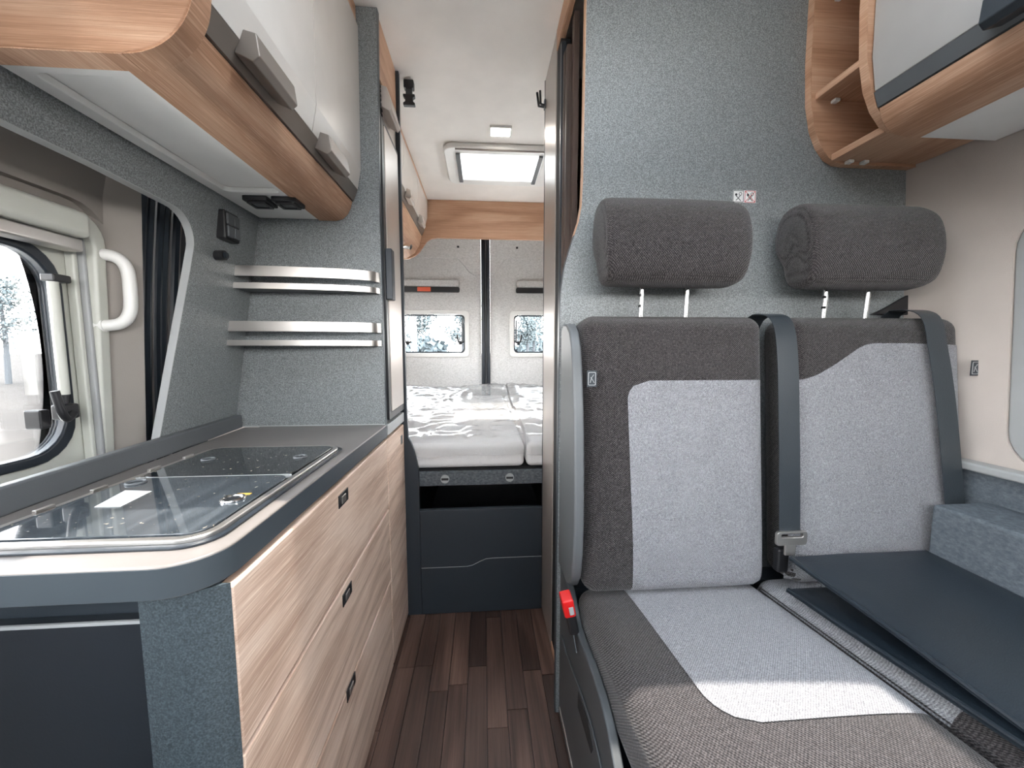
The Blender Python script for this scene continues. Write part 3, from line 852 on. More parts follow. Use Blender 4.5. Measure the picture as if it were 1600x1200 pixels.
obj('seal_strip', MB().box(SEAM - 0.005, SEAM + 0.006, 2.995, 3.02, 0.3, 1.90), 'grey_plain', t3, bevel=0.002)
obj('seal_strip', MB().box(SEAM + 0.009, SEAM + 0.033, 2.985, 3.02, 0.3, 1.90), 'rubber', t3, bevel=0.006, segs=3)

# ------------------------------------------------------------------ roof hatch, ceiling light, strap clip
hx_, hy_, hw, hh = HC
sk = thing('roof_hatch', 'white framed roof hatch with clear pane in the ceiling above the bed', 'skylight', (hx_, hy_, 1.9))
obj('frame', MB().ring(rr(hx_, hy_, hw + 0.055, hh + 0.045, 0.05), rr(hx_, hy_, hw - 0.022, hh - 0.012, 0.012), XY, 1.895, 1.9195, steps=2), 'white', sk, bevel=0.007, segs=3)
obj('side_rail', MB().box(hx_ - hw + 0.0, hx_ - hw + 0.021, hy_ - hh + 0.0, hy_ + hh - 0.0, 1.886, 1.8945), 'grey_plain', sk, bevel=0.003)
obj('side_rail', MB().box(hx_ + hw - 0.045, hx_ + hw - 0.024, hy_ - hh + 0.0, hy_ + hh - 0.0, 1.886, 1.8945), 'grey_plain', sk, bevel=0.003)
obj('vent_grille', MB().box(hx_ - hw, hx_ + hw + 0.03, hy_ - hh - 0.040, hy_ - hh - 0.030, 1.890, 1.8948), 'taupe', sk, bevel=0.002)
obj('shaft', MB().ring(rr(hx_, hy_, hw - 0.001, hh - 0.001, 0.02), rr(hx_, hy_, hw - 0.012, hh - 0.010, 0.015), XY, 1.9196, 2.03), 'white', sk)
obj('cross_bar', MB().box(hx_ - hw + 0.02, hx_ + hw - 0.02, hy_ - 0.012, hy_ + 0.004, 1.965, 1.975), 'white', sk, bevel=0.003)
obj('pane', MB().prism(rr(hx_, hy_, hw + 0.01, hh + 0.01, 0.03), XY, 2.031, 2.036), 'hatch_glass', sk)

cl = thing('ceiling_light', 'small square white ceiling light in front of the roof hatch', 'light', (0.08, 1.71, 1.91))
obj('frame', MB().ring(rr(0.080, 1.712, 0.046, 0.036, 0.003), rr(0.080, 1.712, 0.040, 0.030, 0.002), XY, 1.911, 1.9195), 'white', cl)
obj('diffuser', MB().box(0.040, 0.120, 1.682, 1.742, 1.9125, 1.917), 'lamp', cl)

cb = thing('strap_clip', 'black strap buckle hanging from the ceiling beside the fridge column', 'clip', (-0.25, 1.44, 1.82))
obj('anchor', MB().box(-0.266, -0.232, 1.425, 1.450, 1.893, 1.9195), 'black', cb, bevel=0.003)
obj('strap', MB().box(-0.260, -0.238, 1.432, 1.440, 1.865, 1.8925), 'belt', cb)
obj('buckle', MB().prism([(-0.269, 1.838), (-0.229, 1.838), (-0.229, 1.846), (-0.236, 1.850), (-0.236, 1.862), (-0.229, 1.866), (-0.229, 1.874), (-0.269, 1.874), (-0.269, 1.866), (-0.262, 1.862), (-0.262, 1.850), (-0.269, 1.846)], XZ, 1.428, 1.444), 'black', cb, bevel=0.002)

# ------------------------------------------------------------------ bed
bd = thing('bed', 'bed base with dark carpeted front rail and two round latches at the van rear', 'bed', (0, 2.1, 0.3))
obj('front_rail', MB().box(-0.268, 0.93, 1.413, 1.43, 0.488, 0.543), 'felt_dark', bd, bevel=0.004)
obj('slat_base', MB().box(-0.895, 1.08, 1.432, 2.93, 0.52, 0.549), 'slot', bd)
for lx in (-0.145, 0.097):
    l = obj('rail_latch', MB().cyl((lx, 1.408, 0.516), (lx, 1.413, 0.516), 0.016, 20), 'pale_edge', bd)
    obj('latch_slot', MB().box(lx - 0.013, lx + 0.013, 1.406, 1.408, 0.512, 0.520), 'black', l)
obj('side_wall', MB().box(-0.34, -0.33, 1.44, 2.9, 0.0, 0.50).box(0.35, 0.36, 1.44, 2.9, 0.0, 0.50).box(-0.33, 0.35, 2.88, 2.9, 0.0, 0.50), 'slot', bd)
I4 = Matrix.Identity(4)
for (xa, xb, lb) in ((-0.885, 0.154, 'white mattress on the left half of the bed under crumpled clear plastic'), (0.162, 1.07, 'white mattress on the right half of the bed, mostly hidden by the bathroom wall')):
    mt = MB().rbox(((xb - xa) / 2, 0.752, 0.048), 0.022, Matrix.Translation(((xa + xb) / 2, 2.175, 0.599)), m=6)
    tag(obj('mattress', mt, 'mattress'), lb, 'mattress', 'mattresses on the rear bed')

# crumpled plastic covers
from mathutils import noise as mn
def cover(xa, xb, seed, label):
    NX, NY = 90, 110
    vs, fs = [], []
    L = 1.62
    for j in range(NY + 1):
        s = j / NY * L
        for i in range(NX + 1):
            x = lerp(xa, xb, i / NX)
            q = Vector((x * 3.0 + seed, s * 3.0, seed))
            big = mn.noise(q) * 0.030 + mn.noise(q * 2.3) * 0.018
            cr = abs(mn.noise(Vector((x * 13 + seed, s * 17, 2.0)))) * 0.020 + abs(mn.noise(Vector((x * 30, s * 34, seed)))) * 0.004
            if s < 0.055:                    # front overhang
                z = 0.662 - (0.055 - s) * 1.1
                y = 1.412 + 0.004 * mn.noise(Vector((x * 9, s * 9, seed)))
                z += 0.010 * mn.noise(Vector((x * 5, 0, seed)))
            else:
                y = 1.412 + (s - 0.055)
                grow = min(1, (s - 0.055) / 0.22)
                crest = 0.050 * math.exp(-((s - 1.25) / 0.28) ** 2) + 0.020 * grow
                z = 0.664 + grow * (max(0, big) + crest) + cr * min(1, (s - 0.05) / 0.03)
            vs.append((x, y, z))
    for j in range(NY):
        for i in range(NX):
            a = j * (NX + 1) + i
            fs.append((a, a + 1, a + NX + 2, a + NX + 1))
    o = obj('plastic_cover', MB().add(vs, fs), 'film', smooth=180)
    tag(o, label, 'plastic sheet', 'clear plastic covers on the mattresses')
cover(-0.88, 0.152, 1.3, 'crumpled clear plastic sheet wrapped over the left mattress')
cover(0.164, 1.06, 5.7, 'crumpled clear plastic sheet over the right mattress at the bathroom wall')

# storage front below the bed
sf = thing('bed_storage_front', 'dark grey two-part cupboard front below the bed with a wavy joint', 'cupboard', (0, 1.37, 0))
wave = [(-0.236, 0.184), (-0.065, 0.184), (-0.045, 0.188), (-0.015, 0.203), (0.005, 0.211), (0.03, 0.213), (0.218, 0.213)]
obj('lower_panel', MB().prism([(-0.236, 0.002), (0.218, 0.002)] + wave[::-1], XZ, 1.385, 1.402), 'grey_dark', sf, bevel=0.0015)
obj('upper_panel', MB().prism([(p[0], p[1] + 0.0025) for p in wave] + [(0.218, 0.405), (-0.236, 0.405)], XZ, 1.385, 1.402), 'grey_dark', sf, bevel=0.0015)
obj('joint_highlight', MB().strip([(p[0], 1.3845, p[1] + 0.0012) for p in wave], [(0, 0, 0.0009)] * len(wave), [(0, 0.001, 0)] * len(wave)), 'pale_edge', sf)  # pale strip paints in the bevel highlight along the joint
obj('top_edge', MB().box(-0.236, 0.218, 1.3845, 1.4025, 0.4052, 0.4075), 'edge_band', sf)

# ------------------------------------------------------------------ bathroom front
bt = thing('bathroom_cubicle', 'bathroom cubicle with taupe side wall, black door track and oak header', 'cubicle', (0.25, 1.2, 0))
obj('side_wall', MB().box(0.2195, 0.2375, 1.19, 1.396, 0.0015, 1.9185), 'bath', bt, bevel=0.003)
obj('wall_edge', MB().box(0.2185, 0.2385, 1.3963, 1.402, 0.0015, 1.9185), 'grey_dark', bt)
obj('door_track', MB().box(0.2215, 0.250, 1.135, 1.188, 0.03, 1.86), 'slot', bt, bevel=0.002)
obj('track_strip', MB().box(0.2200, 0.2345, 1.118, 1.133, 0.03, 1.84), 'grey_dark', bt, bevel=0.002)
obj('door_slat', MB().box(0.224, 0.240, 1.095, 1.116, 0.03, 1.80), 'brown_dark', bt, bevel=0.003)
obj('door_slat', MB().box(0.226, 0.242, 1.072, 1.093, 0.03, 1.80), 'brown_dark', bt, bevel=0.003)
obj('header', MB().box(0.219, 0.236, 0.979, 1.188, 1.862, 1.9185), 'oak_y', bt, bevel=0.002)
obj('sill', MB().box(0.219, 0.25, 0.979, 1.188, 0.0015, 0.028), 'oak_y', bt, bevel=0.002)
obj('door_edge', MB().box(0.2385, 0.252, 1.045, 1.068, 0.03, 1.858), 'brown_dark', bt)
obj('inner_wall', MB().box(0.70, 0.72, 0.98, 1.395, 0.0, 1.9185).box(0.24, 0.70, 1.38, 1.395, 0.0, 1.9185), 'brown_dark', bt)
obj('inner_frame', MB().box(0.33, 0.35, 1.10, 1.38, 1.58, 1.66).box(0.33, 0.35, 1.10, 1.12, 0.1, 1.58), 'oak_y', bt)
ho = thing('coat_hook', 'small black double coat hook on the bathroom wall edge', 'hook', (0.205, 1.38, 1.82))
obj('plate', MB().box(0.213, 0.2180, 1.372, 1.388, 1.815, 1.845), 'grey_plain', ho, bevel=0.001)
obj('prong', MB().tube([(0.214, 1.376, 1.825), (0.200, 1.372, 1.828), (0.198, 1.370, 1.868)], 0.004, 8), 'black', ho)
obj('prong', MB().tube([(0.214, 1.384, 1.825), (0.196, 1.386, 1.828), (0.190, 1.387, 1.872)], 0.004, 8), 'black', ho)

# ------------------------------------------------------------------ grey partition behind the bench
pt = thing('partition_wall', 'broad speckled grey partition wall behind the bench with a wavy left edge', 'partition', (0.65, 0.97, 0))
wav = [(0.1925, 0.002), (0.1925, 1.08), (0.1945, 1.14), (0.2015, 1.195), (0.212, 1.235), (0.226, 1.278), (0.237, 1.312), (0.2435, 1.35), (0.246, 1.42), (0.2475, 1.918)]
pp = wav + [(wr(1.918) - 0.002, 1.918), (wr(1.45) - 0.002, 1.45), (wr(1.1) - 0.002, 1.1), (wr(0.75) - 0.002, 0.75), (wr(0) - 0.002, 0.002)]
obj('panel', MB().prism(pp, XZ, 0.960, 0.977), 'grey', pt)
obj('oak_edge', MB().strip([(p[0] - 0.0004, 0.9685, p[1]) for p in wav[5:]], [(0, 0.0086, 0)] * 5, [(-0.002, 0, 0)] * 5), 'oak_z', pt)
obj('grey_edge', MB().strip([(p[0] - 0.0004, 0.9685, p[1]) for p in wav[:6]], [(0, 0.0086, 0)] * 6, [(-0.0015, 0, 0)] * 6), 'edge_band', pt)
sk2 = thing('warning_sticker', 'small white and pink pictogram sticker on the partition behind the left headrest', 'sticker', (0.66, 0.9595, 1.372))
obj('sheet', MB().box(0.628, 0.6575, 0.9590, 0.9597, 1.367, 1.397), 'paper', sk2)
obj('pink_sheet', MB().box(0.658, 0.689, 0.9590, 0.9597, 1.367, 1.397), 'paper', sk2)
def pict(cx, inkm, crossed):
    zc = 1.382
    m = MB()
    Y = 0.9587
    def bar(a, b, w):
        d = Vector((b[0] - a[0], 0, b[1] - a[1])).normalized()
        s = Vector((-d.z, 0, d.x)) * w / 2
        m.strip([(a[0], Y, a[1]), (b[0], Y, b[1])], [s, s], [(0, 0.0003, 0)] * 2)
    for (a, b) in (((-0.0135, -0.0135), (0.0135, -0.0135)), ((-0.0135, 0.0135), (0.0135, 0.0135)), ((-0.0135, -0.0135), (-0.0135, 0.0135)), ((0.0135, -0.0135), (0.0135, 0.0135))):
        bar((cx + a[0], zc + a[1]), (cx + b[0], zc + b[1]), 0.0012)
    o = obj('pictogram_frame', m, inkm, sk2)
    m = MB()
    m.prism([(cx - 0.006 + 0.003 * math.cos(t), zc + 0.004 + 0.003 * math.sin(t)) for t in [i * PI / 6 for i in range(12)]], XZ, 0.9584, 0.9588)
    m.ring([(cx + 0.005 + 0.0042 * math.cos(t), zc + 0.006 + 0.0042 * math.sin(t)) for t in [i * PI / 8 for i in range(16)]], [(cx + 0.005 + 0.0030 * math.cos(t), zc + 0.006 + 0.0030 * math.sin(t)) for t in [i * PI / 8 for i in range(16)]], XZ, 0.9584, 0.9588)
    for a, b in (((-0.006, 0.001), (-0.001, -0.003)), ((0.005, 0.002), (0.000, -0.004)), ((0.000, -0.004), (0.007, -0.011)), ((0.000, -0.004), (-0.006, -0.010))):
        bar((cx + a[0], zc + a[1]), (cx + b[0], zc + b[1]), 0.0016)
    obj('pictogram_figure', m, 'ink', sk2)
    if crossed:
        m = MB()
        bar((cx - 0.0125, zc - 0.0125), (cx + 0.0125, zc + 0.0125), 0.0014)
        bar((cx - 0.0125, zc + 0.0125), (cx + 0.0125, zc - 0.0125), 0.0014)
        obj('pictogram_cross', m, 'redink', sk2)
pict(0.6425, 'ink', False)
pict(0.6735, 'redink', True)

# ------------------------------------------------------------------ bench seat
bs = thing('bench', 'dark grey bench base box under the two seat cushions', 'bench', (0.6, 0.65, 0))
obj('box', MB().box(0.219, 1.015, 0.36, 0.90, 0.0, 0.27), 'grey_dark', bs)
obj('rear_ledge', MB().box(0.219, 1.015, 0.9005, 0.955, 0.0, 0.40), 'grey_dark', bs)
bs = thing('bench_side_panel', 'grey moulded bench side panel with rounded cheek and storage door facing the aisle', 'side panel', (0.2, 0.65, 0))
cheek = [(0.955, 0.44), (0.955, 1.045), (0.93, 1.060), (0.895, 1.058), (0.862, 1.040), (0.838, 1.005), (0.822, 0.95), (0.805, 0.86), (0.792, 0.74), (0.788, 0.62), (0.792, 0.545), (0.805, 0.49), (0.83, 0.455), (0.87, 0.44)]
obj('side_cheek', MB().prism(cheek, YZ, 0.194, 0.217), 'grey_plain', bs, bevel=0.006, segs=3)
top = [(0.957, 0.43), (0.86, 0.425), (0.815, 0.40), (0.79, 0.385), (0.75, 0.385), (0.66, 0.392), (0.61, 0.388), (0.57, 0.375), (0.53, 0.345), (0.49, 0.32), (0.30, 0.31)]
obj('side_skirt', MB().prism([(0.30, 0.003), (0.957, 0.003)] + top, YZ, 0.200, 0.217), 'bench_side', bs, bevel=0.004, segs=2)
dtop = [(0.92, 0.262), (0.86, 0.262), (0.76, 0.282), (0.72, 0.292), (0.66, 0.300), (0.60, 0.292), (0.55, 0.27), (0.33, 0.25)]
sd = obj('storage_door', MB().prism([(0.33, 0.05), (0.92, 0.05)] + dtop, YZ, 0.1955, 0.1995), 'bench_side', bs, bevel=0.0015)
obj('door_grip', MB().prism([(0.735, 0.245), (0.635, 0.252), (0.625, 0.272), (0.66, 0.292), (0.735, 0.280)], YZ, 0.1945, 0.1956), 'slot', sd)
obj('door_grip', MB().prism([(0.735, 0.06), (0.645, 0.06), (0.645, 0.10), (0.735, 0.10)], YZ, 0.1945, 0.1956), 'slot', sd)
obj('base_trim', MB().box(0.1935, 0.1955, 0.33, 0.92, 0.052, 0.060), 'steel', bs)

def backrest(cx, hx, label, insert, tagx):
    t = thing('back_cushion', label, 'backrest', (cx, 0.85, 0.43), 'seat backrests of the bench')
    h = (hx, 0.052, 0.318)
    r = 0.034
    tilt = math.radians(-5.5)
    Mx = Matrix.Translation((cx, 0.880, 0.757)) @ Matrix.Rotation(tilt, 4, 'X')
    def cr(x, z):
        return 0.012 * max(0, 1 - (x / hx) ** 4) * max(0, 1 - (z / h[2]) ** 2) + 0.007 * math.exp(-((z + 0.20) / 0.10) ** 2) * max(0, 1 - (x / hx) ** 4)
    def crown(q):
        y = q.y - (cr(q.x, q.z) if q.y < 0 else 0)
        return (q.x, y, q.z)
    obj('cushion', MB().rbox(h, r, Mx, crown, m=12), 'fab_dark', t, smooth=180)
    def fy(x, z):
        dx = max(0, abs(x) - (hx - r)); dz = max(0, abs(z) - (h[2] - r))
        k = math.sqrt(max(0, r * r - dx * dx - dz * dz))
        return -(h[1] - r + k) - cr(x, z)
    m = MB()
    rows = insert(hx, h[2])
    vs, fs = [], []
    nc = len(rows[0])
    for rw in rows:
        for (x, z) in rw:
            vs.append(Mx @ Vector((x, fy(x, z) - 0.0022, z)))
    for i in range(len(rows) - 1):
        for j in range(nc - 1):
            a = i * nc + j
            fs.append((a, a + 1, a + nc + 1, a + nc))
    o = obj('insert_panel', m.add(vs, fs), 'fab_light', t, smooth=180)
    o['label'] = 'light grey woven front insert'
    tx, tz = tagx
    tg = obj('fabric_tag', MB().box(-0.0, 0.001, 0, 0.001, 0, 0.001) if False else MB().box(cx + tx - 0.011, cx + tx + 0.011, 0.822, 0.8235, tz - 0.018, tz + 0.018), 'grey_dark', t)
    e = MB().ring(rr(cx + tx, tz, 0.0085, 0.0145, 0.002, 3), rr(cx + tx, tz, 0.0072, 0.0132, 0.0015, 3), XZ, 0.8212, 0.8222)
    e.tube([(cx + tx - 0.004, 0.8215, tz - 0.009), (cx + tx - 0.001, 0.8215, tz + 0.002), (cx + tx + 0.004, 0.8215, tz + 0.009)], 0.0007, 6)
    e.tube([(cx + tx + 0.005, 0.8215, tz - 0.009), (cx + tx + 0.001, 0.8215, tz - 0.002), (cx + tx - 0.003, 0.8215, tz + 0.003)], 0.0007, 6)
    obj('tag_emblem', e, 'pale_edge', tg)
    return t
def ins_left(hx, hz):
    rows = []
    zb, zt = -hz + 0.006, 0.167
    N = 40
    for i in range(N + 1):
        z = lerp(zb, zt, i / N)
        d = max(0, z - (zt - 0.045))
        c = 0.045 - math.sqrt(max(0, 0.045 ** 2 - d * d))
        xl = -hx + 0.098 + 0.012 * (zt - z) / 0.5 + c
        if i == N: xl = -hx + 0.15
        rows.append([(lerp(xl, hx - 0.003, j / 24), z) for j in range(25)])
    return rows
def ins_right(hx, hz):
    rows = []
    N = 40
    for i in range(N + 1):
        rw = []
        for j in range(37):
            x = lerp(-hx + 0.003, hx - 0.003, j / 36)
            u = x + hx
            zt = interp(u, [(0, 0.165), (0.03, 0.168), (0.06, 0.178), (0.10, 0.20), (0.14, 0.225), (0.165, 0.241), (0.185, 0.249), (0.21, 0.252), (0.30, 0.252), (0.5, 0.246)])
            rw.append((x, lerp(-hz + 0.006, zt, i / N)))
        rows.append(rw)
    return rows
backrest(0.440, 0.218, 'left bench backrest, dark woven with a light grey rounded rectangle insert', ins_left, (-0.203, 0.935))
backrest(0.940, 0.223, 'right bench backrest at the wall, dark woven top with wavy light grey insert', ins_right, (0.219, 0.955))

def headrest(cx, label):
    t = thing('headrest', label, 'headrest', (cx, 0.86, 1.06), 'headrests of the bench')
    # loft a rounded cross-section in y,z along x
    sec = [(0.008, -0.095), (-0.032, -0.092), (-0.052, -0.075), (-0.060, -0.030), (-0.056, 0.025), (-0.040, 0.070), (-0.012, 0.094), (0.022, 0.097), (0.050, 0.082), (0.064, 0.045), (0.062, 0.005), (0.046, -0.022), (0.032, -0.045), (0.026, -0.075)]
    ring_ = [Vector((0, a, b)) for a, b in sec]
    sm = []
    n = len(ring_)
    for i in range(n):
        p0, p1, p2, p3 = ring_[i - 1], ring_[i], ring_[(i + 1) % n], ring_[(i + 2) % n]
        for k in range(3):
            u = k / 3
            sm.append(0.5 * ((2 * p1) + (p2 - p0) * u + (2 * p0 - 5 * p1 + 4 * p2 - p3) * u * u + (-p0 + 3 * p1 - 3 * p2 + p3) * u ** 3))
    hw_ = 0.162
    m = MB()
    xs = [(-hw_ - 0.004, 0.30), (-hw_ - 0.003, 0.65), (-hw_, 0.90), (-hw_ + 0.003, 0.95), (-hw_ + 0.010, 0.985), (-hw_ + 0.02, 1.0), (-0.08, 1.01), (0, 1.015), (0.08, 1.01), (hw_ - 0.03, 1.0), (hw_ - 0.015, 0.965), (hw_ - 0.005, 0.92), (hw_, 0.85), (hw_ + 0.004, 0.6), (hw_ + 0.005, 0.3)]
    vs, fs = [], []
    for (xx, sc_) in xs:
        for p in sm:
            low = max(0, -p.z - 0.02) / 0.08
            shr = 1 - 0.04 * low * (abs(xx) / hw_)
            vs.append((cx + xx * shr, 0.868 + p.y * sc_, 1.236 + p.z * sc_))
    L = len(sm)
    for i in range(len(xs) - 1):
        for k in range(L):
            fs.append((i * L + k, i * L + (k + 1) % L, (i + 1) * L + (k + 1) % L, (i + 1) * L + k))
    fs.append(tuple(range(L)))
    fs.append(tuple((len(xs) - 1) * L + k for k in range(L)))
    m.add(vs, fs)
    obj('cushion', m, 'fab_dark', t, smooth=50)
    for s in (-0.052, 0.058):
        rd = obj('rod', MB().tube([(cx + s, 0.893, 1.072), (cx + s, 0.889, 1.17)], 0.0062, 12), 'chrome', t)
        for zz in ((1.100, 1.125) if s < 0 else ()):
            obj('notch', MB().box(cx + s - 0.0068, cx + s - 0.004, 0.883, 0.893, zz - 0.003, zz + 0.003), 'black', rd)
    return t
headrest(0.424, 'left headrest, dark woven cushion on two chrome rods above the left backrest')
headrest(0.884, 'right headrest, dark woven cushion on two chrome rods above the right backrest')

def seat(cx, hx, label, left):
    t = thing('seat_cushion', label, 'seat cushion', (cx, 0.6, 0.33), 'seat cushions of the bench')
    h = (hx, 0.262, 0.062)
    r = 0.034
    Mx = Matrix.Translation((cx, 0.603, 0.395)) @ Matrix.Rotation(math.radians(-6.0), 4, 'X')
    def cr(x, y):
        return 0.010 * max(0, 1 - (x / hx) ** 4) * max(0, 1 - (y / h[1]) ** 4)
    def crown(q):
        return (q.x, q.y, q.z + (cr(q.x, q.y) if q.z > 0 else 0))
    obj('cushion', MB().rbox(h, r, Mx, crown, m=12), 'fab_dark', t, smooth=180)
    def fz(x, y):
        dx = max(0, abs(x) - (hx - r)); dy = max(0, abs(y) - (h[1] - r))
        return h[2] - r + math.sqrt(max(0, r * r - dx * dx - dy * dy)) + cr(x, y)
    vs, fs = [], []
    N, C = 36, 28
    y0, y1 = -0.150, h[1] - 0.01
    for i in range(N + 1):
        y = lerp(y0, y1, i / N)
        d = max(0, (y0 + 0.06) - y)
        c = 0.06 - math.sqrt(max(0, 0.0036 - d * d))
        xe = -hx + 0.104 + 0.006 * (y1 - y) / (y1 - y0) + c * 0.9
        for j in range(C + 1):
            x = lerp(xe, hx - 0.003, j / C)
            if not left: x = -x
            vs.append(Mx @ Vector((x, y, fz(x, y) + 0.0022)))
    for i in range(N):
        for j in range(C):
            a = i * (C + 1) + j
            fs.append((a, a + 1, a + C + 2, a + C + 1))
    o = obj('insert_panel', MB().add(vs, fs), 'fab_light', t, smooth=180)
    o['label'] = 'light grey woven seat insert'
    m = MB().tube([Mx @ Vector((-hx + 0.006, lerp(-0.23, 0.23, i / 20), fz(-hx + 0.01, 0) - 0.006)) for i in range(21)], 0.0018, 6)
    if not left: obj('piping', m, 'fab_dark', t)
    return t
seat(0.438, 0.219, 'left bench seat cushion, dark woven border with light grey insert', True)
seat(0.838, 0.172, 'right bench seat cushion, mostly covered by the dark leatherette mat', False)

# seat belts
def belt(pts, w, label):
    t = thing('seat_belt', label, 'seat belt', pts[-1], 'seat belts of the bench')
    p = smoothpath(pts, 6)
    n = len(p)
    sd_, th = [], []
    for i in range(n):
        d = (p[min(i + 1, n - 1)] - p[max(i - 1, 0)]).normalized()
        s = Vector((1, 0, 0)) - d * d.x
        s.normalize()
        sd_.append(s * w / 2)
        nn = s.cross(d).normalized()
        if nn.y > 0: nn = -nn
        if abs(nn.y) < 0.2 and nn.z < 0: nn = -nn
        th.append(nn * 0.0018)
    obj('webbing', MB().strip(p, sd_, th), 'belt', t, smooth=60)
    return t, p
b1, p1 = belt([(0.683, 0.952, 1.040), (0.683, 0.930, 1.074), (0.683, 0.885, 1.082), (0.684, 0.842, 1.062), (0.686, 0.822, 0.985), (0.688, 0.806, 0.82), (0.689, 0.796, 0.70), (0.690, 0.788, 0.585)], 0.050, 'black seat belt hanging between the two backrests with silver tongue')
obj('tongue', MB().ring(rr(0.690, 0.575, 0.036, 0.016, 0.006, 4), rr(0.690, 0.582, 0.026, 0.004, 0.003, 4), XZ, 0.778, 0.786), 'steel', b1, bevel=0.0015)
obj('tongue_grip', MB().box(0.676, 0.702, 0.779, 0.785, 0.535, 0.560), 'steel', b1, bevel=0.002)
obj('buckle', MB().rbox((0.013, 0.010, 0.028), 0.005, Matrix.Translation((0.684, 0.800, 0.515)), m=2), 'black', b1)
b2, p2 = belt([(1.060, 0.952, 1.02), (1.059, 0.935, 1.085), (1.058, 0.893, 1.0955), (1.059, 0.846, 1.075), (1.064, 0.828, 1.00), (1.076, 0.812, 0.88), (1.088, 0.798, 0.74), (1.102, 0.790, 0.62), (1.110, 0.788, 0.57)], 0.050, 'black seat belt running down over the right backrest near the wall')
obj('shoulder_guide', MB().prism([(1.022, 1.09), (1.055, 1.105), (1.122, 1.142), (1.126, 1.09)], XZ, 0.950, 0.9585), 'black', b2, bevel=0.002)
bk = thing('belt_buckle', 'red seat belt buckle at the aisle side of the left cushion', 'belt buckle', (0.19, 0.79, 0.40))
BM = Matrix.Translation((0.187, 0.785, 0.418)) @ Matrix.Rotation(math.radians(-12), 4, 'Y')
obj('housing', MB().rbox((0.011, 0.017, 0.040), 0.006, BM, m=2), 'black', bk)
rb = obj('press_button', MB().rbox((0.0125, 0.020, 0.020), 0.004, BM @ Matrix.Translation((-0.001, -0.001, 0.026)), m=2), 'red', bk)
obj('button_slot', MB().rbox((0.005, 0.001, 0.009), 0.0009, BM @ Matrix.Translation((0.003, -0.0218, 0.022)), m=2), 'pale_edge', bk)
obj('strap', MB().strip([(0.194, 0.785, 0.385), (0.196, 0.76, 0.355)], [(0.001, 0.010, 0)] * 2, [(-0.002, 0, 0)] * 2), 'belt', bk)

# felt ledge at the wall
bx_ = thing('felt_box', 'grey felt covered box ledge beside the right seat along the wall', 'box', (1.09, 0.43, 0.0))
obj('body', MB().box(1.020, 1.163, 0.05, 0.775, 0.0, 0.648), 'felt_mid', bx_, bevel=0.008, segs=3)

# folded leatherette mat
lm = thing('folded_mat', 'dark leatherette mat folded double on the right seat', 'mat', (0.84, 0.56, 0.46))
def slab(x0, x1, y0, y1, zf, th):
    m = MB()
    NX, NY = 14, 18
    vs, fs = [], []
    for side in (0, 1):
        for j in range(NY + 1):
            for i in range(NX + 1):
                x = lerp(x0, x1, i / NX); y = lerp(y0, y1, j / NY)
                e = min(i, NX - i, j, NY - j)
                sh = 0.35 if e == 0 else (0.85 if e == 1 else 1.0)
                vs.append((x, y, zf(x, y) + (side - 0.5) * th * sh))
    L = (NX + 1) * (NY + 1)
    for j in range(NY):
        for i in range(NX):
            a = j * (NX + 1) + i
            fs.append((a, a + NX + 1, a + NX + 2, a + 1))
            fs.append((L + a, L + a + 1, L + a + NX + 2, L + a + NX + 1))
    rim = [i for i in range(NX + 1)] + [j * (NX + 1) + NX for j in range(1, NY + 1)] + [NY * (NX + 1) + i for i in range(NX - 1, -1, -1)] + [j * (NX + 1) for j in range(NY - 1, 0, -1)]
    for k in range(len(rim)):
        a, b = rim[k], rim[(k + 1) % len(rim)]
        fs.append((a, b, L + b, L + a))
    return m.add(vs, fs)
zseat = lambda y: 0.395 + 0.062 + 0.012 + (0.603 - y) * 0.105
zl = lambda x, y: zseat(y) + 0.012 + 0.003 * mn.noise(Vector((x * 6, y * 6, 0)))
zu = lambda x, y: lerp(0.532, 0.517, (0.78 - y) / 0.4) + 0.005 * mn.noise(Vector((x * 5, y * 4, 3))) + 0.003
obj('lower_leaf', slab(0.668, 1.012, 0.345, 0.760, zl, 0.017), 'leather', lm, smooth=60)
obj('upper_leaf', slab(0.680, 1.014, 0.345, 0.772, zu, 0.018), 'leather', lm, smooth=60)
obj('edge_piping', MB().tube([(0.681, lerp(0.35, 0.768, i / 20), zu(0.681, lerp(0.35, 0.768, i / 20)) + 0.003) for i in range(21)], 0.0042, 8), 'leather', lm)
obj('edge_piping', MB().tube([(0.670, lerp(0.35, 0.756, i / 20), zl(0.670, lerp(0.35, 0.756, i / 20)) + 0.004) for i in range(21)], 0.0042, 8), 'leather', lm)
obj('fold', MB().tube(smoothpath([(0.95, 0.766, 0.487), (0.955, 0.775, 0.508), (0.95, 0.768, 0.53)]), 0.006, 8).box(0.90, 1.01, 0.35, 0.766, 0.49, 0.528), 'leather', lm)

